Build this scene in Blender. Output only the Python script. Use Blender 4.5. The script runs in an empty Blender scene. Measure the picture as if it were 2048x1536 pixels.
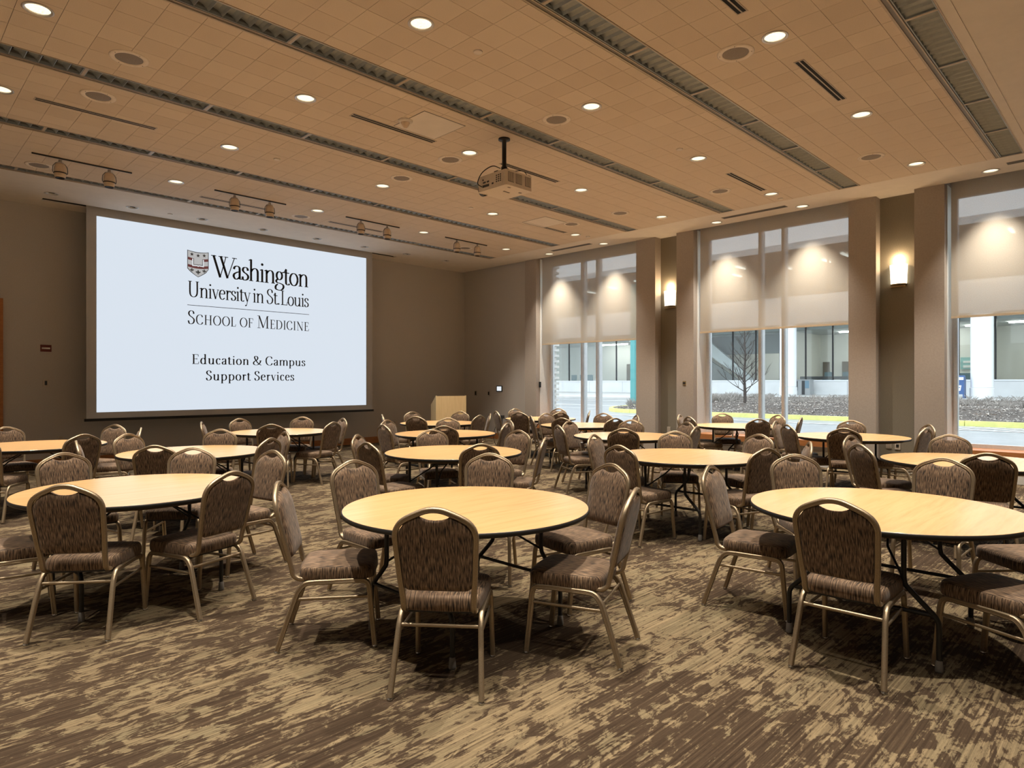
import bpy, math, random
from mathutils import Vector, Matrix
random.seed(7)
scn = bpy.context.scene
COL = scn.collection
PI = math.pi
EYE, CEIL = 1.49, 4.59

# ------------------------------------------------------------------ camera, world, exposure
cam_d = bpy.data.cameras.new('camera')
cam = bpy.data.objects.new('camera', cam_d)
COL.objects.link(cam)
cam.location = (0, 0, EYE)
cam.rotation_euler = (PI / 2, 0, -PI / 4)
cam_d.sensor_width = 36.0
cam_d.lens = 36.0 * 1296 / 2048
cam_d.shift_y = -2 / 2048
cam_d.clip_end = 300
scn.camera = cam
scn.view_settings.view_transform = 'Standard'
scn.view_settings.look = 'None'
scn.view_settings.gamma = 1.0
scn.view_settings.use_curve_mapping = False
scn.view_settings.exposure = 0.0

SKY = 3.3            # overcast sky
SPOT_W = 760.0        # big downlights
WASH_W = 520.0        # soffit downlights along the windows
WARM = (1.0, 0.895, 0.755)
W = bpy.data.worlds.new('overcast')
scn.world = W
W.use_nodes = True
bg = W.node_tree.nodes['Background']
bg.inputs[0].default_value = (0.87, 0.93, 1.0, 1)
bg.inputs[1].default_value = SKY


def lamp_spot(parent, loc, power, ang, blend=1.0, rad=0.04, col=WARM):
    l = bpy.data.lights.new('bulb_light', 'SPOT')
    l.energy = power
    l.color = col
    l.spot_size = math.radians(ang)
    l.spot_blend = blend
    l.shadow_soft_size = rad
    o = bpy.data.objects.new('bulb_light', l)
    COL.objects.link(o)
    o.parent = parent
    o.location = loc
    return o


# ------------------------------------------------------------------ materials
MATS = {}


class NT:
    def __init__(s, name):
        s.m = bpy.data.materials.new(name)
        s.m.use_nodes = True
        s.t = s.m.node_tree
        s.b = s.t.nodes['Principled BSDF']
        s.out = s.t.nodes['Material Output']
        MATS[name] = s.m

    def n(s, typ, **kw):
        nd = s.t.nodes.new(typ)
        for k, v in kw.items():
            setattr(nd, k, v)
        return nd

    def l(s, a, b):
        s.t.links.new(a, b)

    def noise(s, vec, scale, detail=4, rough=.55, dist=0):
        nd = s.n('ShaderNodeTexNoise')
        nd.inputs['Scale'].default_value = scale
        nd.inputs['Detail'].default_value = detail
        nd.inputs['Roughness'].default_value = rough
        nd.inputs['Distortion'].default_value = dist
        s.l(vec, nd.inputs['Vector'])
        return nd.outputs['Fac']

    def mapping(s, scale, kind='Object', rot=(0, 0, 0), loc=(0, 0, 0)):
        tc = s.n('ShaderNodeTexCoord')
        mp = s.n('ShaderNodeMapping')
        mp.inputs['Scale'].default_value = scale
        mp.inputs['Rotation'].default_value = rot
        mp.inputs['Location'].default_value = loc
        s.l(tc.outputs[kind], mp.inputs[0])
        return mp.outputs[0]

    def ramp(s, fac, stops):
        r = s.n('ShaderNodeValToRGB')
        e = r.color_ramp.elements
        while len(e) < len(stops):
            e.new(.5)
        for i, (p, c) in enumerate(stops):
            e[i].position = p
            e[i].color = (*c, 1) if len(c) == 3 else c
        s.l(fac, r.inputs[0])
        return r.outputs[0]

    def mix(s, fac, a, b, mode='MIX'):
        nd = s.n('ShaderNodeMix', data_type='RGBA', blend_type=mode)
        for i, v in ((0, fac), (6, a), (7, b)):
            if hasattr(v, 'is_output'):
                s.l(v, nd.inputs[i])
            elif isinstance(v, (int, float)):
                nd.inputs[i].default_value = v
            else:
                nd.inputs[i].default_value = (*v, 1)
        return nd.outputs[2]

    def bump(s, h, strength=.3, dist=.01):
        b = s.n('ShaderNodeBump')
        b.inputs['Strength'].default_value = strength
        b.inputs['Distance'].default_value = dist
        s.l(h, b.inputs['Height'])
        s.l(b.outputs[0], s.b.inputs['Normal'])

    def set(s, color=None, rough=None, metal=None, spec=None, coat=None):
        if color is not None:
            if hasattr(color, 'is_output'):
                s.l(color, s.b.inputs['Base Color'])
            else:
                s.b.inputs['Base Color'].default_value = (*color, 1)
        for k, v in (('Roughness', rough), ('Metallic', metal), ('Specular IOR Level', spec), ('Coat Weight', coat)):
            if v is not None:
                s.b.inputs[k].default_value = v
        return s


def plain(name, color, rough=.6, metal=0, spec=.4, nz=0.06, scale=30, bump=0.0):
    t = NT(name)
    v = t.mapping((scale, scale, scale))
    f = t.noise(v, 1.0, 3)
    dark = tuple(c * (1 - nz) for c in color)
    lite = tuple(min(1, c * (1 + nz)) for c in color)
    t.set(t.ramp(f, [(.3, dark), (.7, lite)]), rough, metal, spec)
    if bump:
        t.bump(f, bump, .004)
    return t.m


def emitter(name, color, strength):
    t = NT(name)
    t.set((0.02, 0.02, 0.02), .5)
    t.b.inputs['Emission Color'].default_value = (*color, 1)
    t.b.inputs['Emission Strength'].default_value = strength
    return t.m


# carpet: long streaks along X with organic dark blotches
t = NT('carpet')
v = t.mapping((1, 1, 1))
streak = t.noise(t.mapping((1.2, 75, 1)), 1.0, 6, .65)
fine = t.noise(t.mapping((40, 150, 1)), 1.0, 4, .75)
blot = t.noise(t.mapping((7.0, 14, 1), loc=(3.1, 7.7, 0)), 1.0, 8, .68, .8)
jag = t.noise(t.mapping((16, 60, 1)), 1.0, 5, .65)
big = t.noise(t.mapping((1.0, 1.7, 1), loc=(9, 2, 0)), 1.0, 3, .5)
hue = t.noise(t.mapping((.6, 7, 1)), 1.0, 2)
base = t.ramp(streak, [(.34, (.075, .053, .030)), (.44, (.152, .114, .068)), (.60, (.245, .185, .108))])
base = t.mix(t.ramp(hue, [(.45, (0, 0, 0)), (.7, (.45, .45, .45))]), base, (.150, .132, .080))
dark = t.ramp(streak, [(.35, (.034, .022, .014)), (.56, (.064, .043, .027)), (.70, (.125, .088, .052))])


def wsum(a, wa, b):
    m = t.n('ShaderNodeMath', operation='MULTIPLY_ADD')
    t.l(a, m.inputs[0]); m.inputs[1].default_value = wa; t.l(b, m.inputs[2])
    return m.outputs[0]


mk = wsum(big, .55, wsum(streak, -.22, wsum(jag, .36, blot)))
mask = t.ramp(mk, [(.800, (0, 0, 0)), (.862, (1, 1, 1))])
c = t.mix(mask, base, dark)
c = t.mix(.55, c, t.ramp(fine, [(.3, (.55, .55, .55)), (.7, (1, 1, 1))]), 'MULTIPLY')
t.set(c, .95, 0, .1)
t.bump(fine, .5, .006)


def fabric(name, cols):
    t = NT(name)
    tc = t.n('ShaderNodeTexCoord')
    sp = t.n('ShaderNodeSeparateXYZ'); t.l(tc.outputs['Object'], sp.inputs[0])
    nn = t.n('ShaderNodeSeparateXYZ'); t.l(tc.outputs['Normal'], nn.inputs[0])
    ab = t.n('ShaderNodeMath', operation='ABSOLUTE'); t.l(nn.outputs[0], ab.inputs[0])
    gt = t.n('ShaderNodeMath', operation='GREATER_THAN'); t.l(ab.outputs[0], gt.inputs[0]); gt.inputs[1].default_value = .72

    def vec(a, b, sa, sb):
        ma = t.n('ShaderNodeMath', operation='MULTIPLY'); t.l(a, ma.inputs[0]); ma.inputs[1].default_value = sa
        mb = t.n('ShaderNodeMath', operation='MULTIPLY'); t.l(b, mb.inputs[0]); mb.inputs[1].default_value = sb
        cb = t.n('ShaderNodeCombineXYZ'); t.l(ma.outputs[0], cb.inputs[0]); t.l(mb.outputs[0], cb.inputs[1])
        return cb.outputs[0]
    ss = t.n('ShaderNodeMath', operation='SUBTRACT'); t.l(sp.outputs[1], ss.inputs[0]); t.l(sp.outputs[2], ss.inputs[1])
    va, vb = vec(sp.outputs[0], ss.outputs[0], 185, 17), vec(sp.outputs[1], sp.outputs[2], 185, 17)
    mv = t.n('ShaderNodeMix', data_type='VECTOR')
    t.l(gt.outputs[0], mv.inputs[0]); t.l(va, mv.inputs[4]); t.l(vb, mv.inputs[5])
    f = t.noise(mv.outputs[1], 1.0, 2, .5)
    c = t.ramp(f, cols)
    g = t.noise(t.mapping((7, 7, 7)), 1.0, 3)
    c = t.mix(.5, c, t.ramp(g, [(.3, (.7, .66, .62)), (.7, (1, 1, 1))]), 'MULTIPLY')
    t.set(c, .72, 0, .25)
    t.b.inputs['Sheen Weight'].default_value = .12
    t.bump(f, .25, .003)
    return t.m


fabric('chair_fabric', [(.36, (.020, .015, .011)), (.44, (.092, .058, .035)), (.56, (.185, .118, .072)), (.72, (.315, .218, .132))])

t = NT('chair_metal')
f = t.noise(t.mapping((260, 260, 260)), 1.0, 2)
t.set(t.ramp(f, [(.3, (.30, .235, .155)), (.7, (.40, .315, .215))]), .44, .85, .5)
t.bump(f, .12, .001)
plain('dark_metal', (.018, .017, .016), .42, .3, .5)
plain('black_edge', (.012, .011, .010), .45)
plain('chrome', (.55, .55, .54), .22, 1.0)
plain('grey_plastic', (.16, .15, .14), .5)

t = NT('table_wood')
f = t.noise(t.mapping((2.2, 26, 10)), 1.0, 5, .6, .6)
g = t.noise(t.mapping((.9, 1.6, 1)), 1.0, 2)
c = t.ramp(f, [(.25, (.54, .325, .145)), (.5, (.615, .385, .18)), (.75, (.665, .43, .21))])
t.set(t.mix(t.ramp(g, [(.4, (0, 0, 0)), (.7, (.5, .5, .5))]), c, (.61, .355, .15)), .24, 0, .7)
t = NT('podium_wood')
f = t.noise(t.mapping((30, 30, 2)), 1.0, 4, .6, .5)
t.set(t.ramp(f, [(.3, (.76, .56, .29)), (.7, (.86, .66, .37))]), .42, 0, .4)
t = NT('orange_wood')
f = t.noise(t.mapping((8, 8, 60)), 1.0, 4, .6, .3)
t.set(t.ramp(f, [(.3, (.33, .125, .040)), (.7, (.45, .19, .066))]), .4, 0, .4)
plain('underside', (.10, .07, .045), .8)

t = NT('wallcover')
f = t.noise(t.mapping((60, 60, 240)), 1.0, 3)
f2 = t.noise(t.mapping((240, 240, 50)), 1.0, 3)
c = t.mix(.5, t.ramp(f, [(.3, (.43, .405, .375)), (.7, (.55, .52, .485))]), t.ramp(f2, [(.3, (.43, .405, .375)), (.7, (.55, .52, .485))]))
t.set(c, .8, 0, .2); t.bump(f, .15, .002)
t = NT('wallcover_dark')
f = t.noise(t.mapping((60, 60, 240)), 1.0, 3)
t.set(t.ramp(f, [(.3, (.20, .178, .138)), (.7, (.26, .235, .185))]), .85, 0, .2); t.bump(f, .15, .002)
plain('pilaster_paint', (.38, .335, .295), .85, 0, .2, .05, 40)
plain('soffit_paint', (.70, .645, .58), .9, 0, .2, .03, 6)
plain('jamb_white', (.72, .72, .70), .6, 0, .3, .03)
plain('tile_a', (.64, .545, .445), .95, 0, .1, .07, 180, .2)
plain('tile_b', (.615, .52, .42), .95, 0, .1, .07, 180, .2)
plain('tile_c', (.665, .57, .465), .95, 0, .1, .07, 180, .2)
plain('plenum', (.02, .018, .016), .95)
plain('trough_frame', (.46, .38, .29), .5, .2)
plain('trough_flange', (.20, .185, .165), .5, .3)
plain('louvre_metal', (.33, .365, .38), .40, .3, .5, .1, 14)
plain('trough_inside', (.20, .205, .205), .5, .2, .5, .15, 9)
plain('speaker_ring', (.74, .66, .57), .7)
t = NT('speaker_grille')
f = t.noise(t.mapping((420, 420, 420)), 1.0, 1)
t.set(t.ramp(f, [(.35, (.20, .17, .145)), (.65, (.31, .265, .225))]), .7, .2)
plain('slot_black', (.006, .006, .006), .8)
plain('slot_flange', (.46, .39, .32), .5)
t = NT('reflector')
f = t.noise(t.mapping((30, 30, 3)), 1.0, 2)
t.set(t.ramp(f, [(.3, (.72, .66, .52)), (.7, (.95, .92, .84))]), .35, .5, .5)
plain('can_ring', (.62, .60, .57), .35, .6)
t = NT('reflector_glow')  # streaked emission paints the bright reflections of an open reflector
f = t.noise(t.mapping((60, 60, 1)), 1.0, 3)
t.set((.3, .28, .22), .4)
t.b.inputs['Emission Strength'].default_value = 1.5
t.l(t.ramp(f, [(.3, (.72, .58, .36)), (.5, (.95, .84, .60)), (.7, (1, .95, .80))]), t.b.inputs['Emission Color'])
plain('can_dark', (.025, .025, .025), .4, .4)
plain('track_dark', (.045, .040, .035), .5, .4)
plain('track_head', (.62, .50, .38), .5)
plain('projector_shell', (.66, .58, .49), .5, 0, .4, .03)
plain('projector_vent', (.12, .11, .10), .6)
plain('projector_port', (.05, .05, .05), .5)
t = NT('lens_glass'); t.set((.01, .012, .016), .05, 0, .8)
plain('fire_red', (.12, .022, .020), .45)
plain('strobe', (.80, .80, .78), .3)
plain('plate_ivory', (.50, .45, .38), .5)
plain('brass', (.45, .33, .17), .35, .8)
emitter('panel_glow', (.9, .95, 1.0), .9)
emitter('screen_image', (.69, .765, .855), 1.0)
plain('screen_border', (.46, .455, .45), .75, 0, .2, .02)
plain('screen_ink', (.03, .03, .034), .9)
emitter('screen_grey', (.50, .50, .50), .9)
emitter('screen_maroon', (.17, .05, .05), .7)
plain('shield_blue', (.12, .15, .19), .8)
emitter('screen_white', (.68, .70, .73), 1)
emitter('sconce_glass', (1.0, .88, .66), 4.5)
plain('door_wood', (.20, .085, .035), .45)
# roller shade: woven, part open, part diffusing
t = NT('shade_cloth')
f = t.noise(t.mapping((3, 90, 90)), 1.0, 3)
c = t.ramp(f, [(.3, (.47, .425, .36)), (.7, (.53, .485, .415))])
tr = t.n('ShaderNodeBsdfTranslucent'); df = t.n('ShaderNodeBsdfDiffuse'); tp = t.n('ShaderNodeBsdfTransparent')
t.l(c, tr.inputs[0]); t.l(c, df.inputs[0])
m1 = t.n('ShaderNodeMixShader'); m1.inputs[0].default_value = .10
t.l(df.outputs[0], m1.inputs[1]); t.l(tr.outputs[0], m1.inputs[2])
m2 = t.n('ShaderNodeMixShader'); m2.inputs[0].default_value = .125
t.l(m1.outputs[0], m2.inputs[1]); t.l(tp.outputs[0], m2.inputs[2]); t.l(m2.outputs[0], t.out.inputs[0])
plain('shade_bar', (.55, .45, .32), .6)
# window glass
t = NT('glass')
gl = t.n('ShaderNodeBsdfGlossy'); gl.inputs['Roughness'].default_value = .02; gl.inputs[0].default_value = (1, 1, 1, 1)
tp = t.n('ShaderNodeBsdfTransparent'); tp.inputs[0].default_value = (.93, .955, .95, 1)
fr = t.n('ShaderNodeFresnel'); fr.inputs[0].default_value = 1.35
m1 = t.n('ShaderNodeMixShader'); t.l(fr.outputs[0], m1.inputs[0]); t.l(tp.outputs[0], m1.inputs[1]); t.l(gl.outputs[0], m1.inputs[2])
t.l(m1.outputs[0], t.out.inputs[0])
plain('mullion', (.62, .63, .64), .4, .3)
# outside
plain('asphalt', (.29, .30, .31), .38, 0, .4, .12, 3)
plain('road_white', (.80, .81, .80), .6)
plain('curb_yellow', (.70, .69, .24), .6, 0, .3, .10, 4)
plain('soil', (.11, .095, .085), .95, 0, .1, .45, 9, .4)
plain('mulch_chip', (.27, .245, .225), .95, 0, .1, .5, 6)
plain('leaf_litter', (.55, .50, .44), .9, 0, .1, .3, 7)
plain('dry_grass', (.33, .305, .28), .9, 0, .1, .3, 3)
plain('bark', (.085, .072, .066), .9, 0, .1, .3, 20)
plain('sidewalk', (.50, .50, .49), .8, 0, .2, .10, 1.2)
plain('concrete_white', (.66, .68, .69), .7, 0, .3, .06, 1.1)
plain('column_white', (.72, .75, .79), .55, 0, .3, .02, 2)
plain('brick_white', (.66, .65, .62), .8, 0, .2, .12, 12)
plain('steel_teal', (.08, .30, .30), .45)
plain('steel_black', (.02, .022, .024), .5)
plain('inner_wall', (.70, .69, .64), .85)
plain('inner_ceiling', (.55, .57, .57), .9)
plain('inner_floor', (.28, .27, .25), .7)
plain('inner_dark', (.05, .055, .06), .6)
plain('inner_teal', (.10, .17, .19), .6)
plain('inner_grey', (.22, .23, .23), .7)
plain('paper_white', (.75, .76, .74), .8)
plain('paper_teal', (.30, .52, .50), .8)
plain('door_brown', (.13, .10, .065), .6)
emitter('strip_lamp', (1.0, .98, .92), 42)
emitter('upper_strip_lamp', (1.0, .98, .92), 5)
plain('mail_blue', (.045, .10, .25), .4)
plain('mail_white', (.85, .86, .87), .5)
plain('bin_grey', (.34, .36, .37), .5)
plain('bin_blue', (.16, .26, .34), .5)


# ------------------------------------------------------------------ mesh building
class MB:
    def __init__(s):
        s.v, s.f, s.sm = [], [], []

    def add(s, vs, fs, smooth=False):
        k = len(s.v)
        s.v += [tuple(p) for p in vs]
        s.f += [tuple(i + k for i in f) for f in fs]
        s.sm += [smooth] * len(fs)
        return s

    def box(s, a, b, M=None):
        (x0, y0, z0), (x1, y1, z1) = a, b
        vs = [(x0, y0, z0), (x1, y0, z0), (x1, y1, z0), (x0, y1, z0), (x0, y0, z1), (x1, y0, z1), (x1, y1, z1), (x0, y1, z1)]
        if M is not None:
            vs = [tuple(M @ Vector(p)) for p in vs]
        return s.add(vs, [(0, 3, 2, 1), (4, 5, 6, 7), (0, 1, 5, 4), (1, 2, 6, 5), (2, 3, 7, 6), (3, 0, 4, 7)])

    def prism(s, poly, axis, a0, a1, M=None):
        """extrude a 2-D polygon along an axis (0,1,2); poly given in the two other axes in order"""
        n = len(poly)
        def mk(p, a):
            q = list(p); q.insert(axis, a); return tuple(q)
        vs = [mk(p, a0) for p in poly] + [mk(p, a1) for p in poly]
        if M is not None:
            vs = [tuple(M @ Vector(p)) for p in vs]
        fs = [tuple(range(n - 1, -1, -1)), tuple(range(n, 2 * n))] + [(i, (i + 1) % n, n + (i + 1) % n, n + i) for i in range(n)]
        return s.add(vs, fs)

    def lathe(s, prof, n=32, c=(0, 0, 0), smooth=True, cap=False):
        vs, fs = [], []
        m = len(prof)
        for i in range(n):
            a = 2 * PI * i / n
            for r, z in prof:
                vs.append((c[0] + r * math.cos(a), c[1] + r * math.sin(a), c[2] + z))
        for i in range(n):
            j = (i + 1) % n
            for k in range(m - 1):
                fs.append((i * m + k, j * m + k, j * m + k + 1, i * m + k + 1))
        s.add(vs, fs, smooth)
        if cap:
            for e in (0, m - 1):
                s.add([vs[i * m + e] for i in range(n)], [tuple(range(n))])
        return s

    def sweep(s, path, prof, b0=(1, 0, 0), smooth=True, caps=True, scales=None):
        P = [Vector(p) for p in path]
        n, m = len(P), len(prof)
        T = []
        for i in range(n):
            a = P[min(i + 1, n - 1)] - P[max(i - 1, 0)]
            T.append(a.normalized())
        b = Vector(b0)
        b = (b - T[0] * b.dot(T[0])).normalized()
        vs, fs = [], []
        for i in range(n):
            if i:
                ax = T[i - 1].cross(T[i])
                if ax.length > 1e-7:
                    b = Matrix.Rotation(T[i - 1].angle(T[i]), 3, ax.normalized()) @ b
                b = (b - T[i] * b.dot(T[i])).normalized()
            nn = T[i].cross(b)
            k = scales[i] if scales else 1
            for (u, w) in prof:
                vs.append(P[i] + b * u * k + nn * w * k)
        for i in range(n - 1):
            for j in range(m):
                q = (j + 1) % m
                fs.append((i * m + j, i * m + q, (i + 1) * m + q, (i + 1) * m + j))
        s.add(vs, fs, smooth)
        if caps:
            s.add(vs[:m], [tuple(range(m - 1, -1, -1))]); s.add(vs[-m:], [tuple(range(m))])
        return s

    def tube(s, path, r, n=8, b0=(1, 0, 0), scales=None):
        return s.sweep(path, [(r * math.cos(2 * PI * i / n), r * math.sin(2 * PI * i / n)) for i in range(n)], b0, True, True, scales)

    def mesh(s, name, mat):
        me = bpy.data.meshes.new(name)
        me.from_pydata(s.v, [], s.f)
        me.polygons.foreach_set('use_smooth', s.sm)
        mats = mat if isinstance(mat, (list, tuple)) else [mat]
        for q in mats:
            me.materials.append(MATS[q])
        me.update()
        return me

    def obj(s, name, mat, parent=None, loc=None):
        o = bpy.data.objects.new(name, s.mesh(name, mat))
        COL.objects.link(o)
        if parent is not None:
            o.parent = parent
        if loc:
            o.location = loc
        return o


def fix_normals(o):
    import bmesh
    bm = bmesh.new(); bm.from_mesh(o.data)
    bmesh.ops.recalc_face_normals(bm, faces=bm.faces)
    bm.to_mesh(o.data); bm.free()
    return o


def inst(me, name, parent=None, loc=(0, 0, 0), rz=0):
    o = bpy.data.objects.new(name, me)
    COL.objects.link(o)
    o.parent = parent
    o.location = loc
    o.rotation_euler = (0, 0, rz)
    return o


def thing(name, label, cat, loc=(0, 0, 0), rz=0, group=None):
    o = bpy.data.objects.new(name, None)
    COL.objects.link(o)
    o.empty_display_size = .1
    o.location = loc
    o.rotation_euler = (0, 0, rz)
    return tag(o, label, cat, group)


def tag(o, label, cat, group=None, kind=None):
    o['label'] = label
    o['category'] = cat
    if group:
        o['group'] = group
    if kind:
        o['kind'] = kind
    return o


def dup(root, loc, rz, label, group=None, skip=()):
    r = root.copy(); COL.objects.link(r)
    r.location = loc; r.rotation_euler = (0, 0, rz); r['label'] = label
    if group:
        r['group'] = group
    for ch in list(root.children):
        if ch.type == 'LIGHT':
            c = ch.copy(); COL.objects.link(c); c.parent = r
            continue
        c = ch.copy(); COL.objects.link(c); c.parent = r
        for g in ch.children:
            if g.name.split('.')[0] in skip:
                continue
            d = g.copy(); COL.objects.link(d); d.parent = c
    return r


def rect_prof(w, h, r=.004, grooves=False):
    """rounded rectangle section w x h; with shallow flutes on the two broad faces"""
    a, b = w / 2, h / 2
    p = [(a, -b + r), (a, b - r), (a - r, b), (-a + r, b), (-a, b - r), (-a, -b + r), (-a + r, -b), (a - r, -b)]
    if grooves:
        g = .0016
        right = [(a, -b + r), (a, -b * .38), (a - g, -b * .3), (a - g, -b * .12), (a, -b * .04), (a, b * .04), (a - g, b * .12), (a - g, b * .3), (a, b * .38), (a, b - r)]
        left = [(-x, -y) for x, y in right]
        p = right + [(a - r, b), (-a + r, b)] + left + [(-a + r, -b), (a - r, -b)]
    return p


def flute_prof(w, h, r=.005):
    return [(-y, x) for x, y in rect_prof(h, w, r, True)]


def catmull(pts, n=6, closed=False):
    P = [Vector(p) for p in pts]
    out = []
    N = len(P)
    rng = N if closed else N - 1
    for i in range(rng):
        if closed:
            a, b, c, d = P[(i - 1) % N], P[i], P[(i + 1) % N], P[(i + 2) % N]
        else:
            b, c = P[i], P[i + 1]
            a = P[i - 1] if i else b * 2 - c
            d = P[i + 2] if i + 2 < N else c * 2 - b
        for k in range(n):
            t = k / n
            out.append(.5 * ((2 * b) + (c - a) * t + (2 * a - 5 * b + 4 * c - d) * t * t + (3 * b - a - 3 * c + d) * t ** 3))
    if not closed:
        out.append(P[-1])
    return out


ORD = ['', 'first', 'second', 'third', 'fourth', 'fifth', 'sixth', 'seventh', 'eighth', 'ninth', 'tenth']

# ------------------------------------------------------------------ room shell
XL, XR, YB, YF = -2.6, 11.95, -3.6, 13.85      # left wall, window wall, back wall, screen wall
XO = 12.55                                     # outer skin of the window wall
o = MB().box((XL - .2, YB - .2, -.12), (XO, YF + .2, 0)).obj('floor', 'carpet')
tag(o, 'patterned brown and tan carpet with long streaks over the whole hall', 'floor', kind='structure')
o = MB().box((XL - .2, YF, -.12), (XO, YF + .2, 5.0)).obj('wall_front', 'wallcover')
tag(o, 'taupe fabric covered wall behind the projection screen', 'wall', kind='structure')
o = MB().box((XL - .2, YB - .2, -.12), (XL, YF, 5.0)).obj('wall_left', 'wallcover')
tag(o, 'taupe side wall opposite the windows', 'wall', kind='structure')
o = MB().box((XL, YB - .2, -.12), (XO, YB, 5.0)).obj('wall_back', 'wallcover')
tag(o, 'taupe wall behind the camera', 'wall', kind='structure')

# window wall: piers, recesses, sill walls
wr = MB().box((XR, 11.41, 0), (XO, YF, 5.0)).obj('wall_right', 'wallcover')
tag(wr, 'window wall with beige piers and dark alcoves', 'wall', kind='structure')
for (y0, y1) in ((11.03, 11.41), (7.58, 8.06), (6.68, 7.07), (3.335, 3.76), (2.37, 2.78), (-1.0, -.55)):
    MB().box((11.88, y0, 0), (XO, y1, 5.0)).obj('pilaster', 'pilaster_paint', wr)
for (y0, y1) in ((7.07, 7.58), (2.78, 3.335)):
    MB().box((12.10, y0, 0), (XO, y1, 5.0)).obj('alcove_panel', 'wallcover_dark', wr)
MB().box((XR, YB, 0), (XO, -1.0, 5.0)).obj('end_panel', 'wallcover', wr)

WINS = [(8.06, 11.03, (9.97, 9.51), 'leftmost window, nearest the screen corner'),
        (3.76, 6.68, (5.53, 5.08), 'middle window with a bare tree outside'),
        (-.55, 2.37, (1.14, .68), 'rightmost window with a blue mailbox outside')]
for k, (y0, y1, mu, lab) in enumerate(WINS):
    w = thing('window_%d' % (k + 1), 'tall ' + lab, 'window')
    w['kind'] = 'structure'
    MB().box((11.98, y0, 0), (XO, y1, .36)).box((11.94, y0, .25), (11.98, y1, .275)).obj('apron', 'jamb_white', w)
    MB().box((11.90, y0 + .005, .365), (12.40, y1 - .005, .47)).obj('sill', 'orange_wood', w)
    MB().box((12.36, y0, 4.52), (XO, y1, 5.0)).obj('header', 'jamb_white', w)
    for yj in (y0, y1):
        s_ = 1 if yj == y0 else -1
        MB().box((12.02, min(yj, yj + s_ * .012), .47), (12.37, max(yj, yj + s_ * .012), 4.6)).obj('jamb', 'jamb_white', w)
        MB().box((12.37, min(yj, yj + s_ * .075), .47), (12.5, max(yj, yj + s_ * .075), 4.52)).obj('frame', 'mullion', w)
    MB().box((12.37, y0 + .075, .47), (12.5, y1 - .075, .53)).obj('frame', 'mullion', w)
    MB().box((12.37, y0 + .075, 4.46), (12.5, y1 - .075, 4.52)).obj('frame', 'mullion', w)
    ys = [y0 + .075] + sorted(mu) + [y1 - .075]
    for q in mu:
        MB().box((12.37, q - .025, .53), (12.56, q + .025, 4.46)).obj('mullion', 'mullion', w)
    for a, b in zip(ys[:-1], ys[1:]):
        MB().box((12.43, a + (.025 if a in mu else 0), .53), (12.436, b - (.025 if b in mu else 0), 4.46)).obj('pane', 'glass', w)

# ceiling: slab above, tiles and drywall panels below as pieces
ce = MB().box((XL - .2, YB - .2, 5.0), (XO, YF + .2, 5.1)).obj('ceiling', 'plenum')
tag(ce, 'tan acoustic tile ceiling with dark louvred troughs', 'ceiling', kind='structure')


def holed_plate(mb, x0, x1, y0, y1, z, r, n=28):
    """square plate (underside) with a round hole in its middle"""
    cx, cy = (x0 + x1) / 2, (y0 + y1) / 2
    hx, hy = (x1 - x0) / 2, (y1 - y0) / 2
    inn, out = [], []
    for i in range(n):
        a = 2 * PI * (i + .5) / n
        ca, sa = math.cos(a), math.sin(a)
        m = 1 / max(abs(ca) / hx, abs(sa) / hy)
        inn.append((cx + r * ca, cy + r * sa, z)); out.append((cx + m * ca, cy + m * sa, z))
    cor = []
    vs = inn + out
    fs = [(i, n + i, n + (i + 1) % n, (i + 1) % n) for i in range(n)]
    # corner triangles
    for sx, sy in ((1, 1), (-1, 1), (-1, -1), (1, -1)):
        a = math.atan2(sy * hy, sx * hx) % (2 * PI)
        i = int(math.floor((a / (2 * PI)) * n - .5)) % n
        vs.append((cx + sx * hx, cy + sy * hy, z))
        fs.append((n + i, len(vs) - 1, n + (i + 1) % n))
    mb.add(vs, fs)
    top = [(p[0], p[1], z + .02) for p in inn]
    mb.add(inn + top, [(i, (i + 1) % n, n + (i + 1) % n, n + i) for i in range(n)])


DLX = [1.02, 3.40, 5.77, 8.15, 10.53]
DLY = [10.72, 8.65, 6.58, 4.51, 2.44]
DLX2, DLY2 = -1.36, .37        # unseen lamps added on the grid's line, for more floor light and bounce
HOLE = .095
TW, TX0 = .2968, 3.40 - .1484
TROUGH = [(1.30, 1.55), (3.34, 3.58), (5.41, 5.635), (7.47, 7.69), (9.54, 9.72), (11.62, 11.78)]
FIELDS = [(1.605, 3.325), (3.655, 5.395), (5.71, 7.455), (7.765, 9.525), (9.795, 11.61)]
tiles = []
for (f0, f1), ym in zip(FIELDS, sorted(DLY)):
    cuts = [f0] + [ym + .2935 * (q - .5) for q in range(-3, 5) if f0 + .04 < ym + .2935 * (q - .5) < f1 - .04] + [f1]
    for ya, yb in zip(cuts[:-1], cuts[1:]):
        for i in range(-20, 27):
            x0 = TX0 + i * TW
            x1 = x0 + TW
            if x0 > 11.04 or x1 < XL:
                continue
            x1 = min(x1, 11.06); x0 = max(x0, XL)
            tiles.append((x0, x1, ya, yb))
g = .0016


def tile_hole(x0, x1, y0, y1):
    for a in DLX + [DLX2]:
        for b in DLY:
            if x0 < a < x1 and y0 < b < y1:
                return True
    return False


def seen(t_):
    X, Y = (t_[0] + t_[1]) / 2, (t_[2] + t_[3]) / 2
    d = (X + Y) * math.sqrt(.5)
    if d < 2:
        return -1
    px, py = 1024 + 1296 * (X - Y) * math.sqrt(.5) / d, 766 - 1296 * 3.1 / d
    return 1 / d if (-20 < px < 2068 and py > -20) else -1


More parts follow.
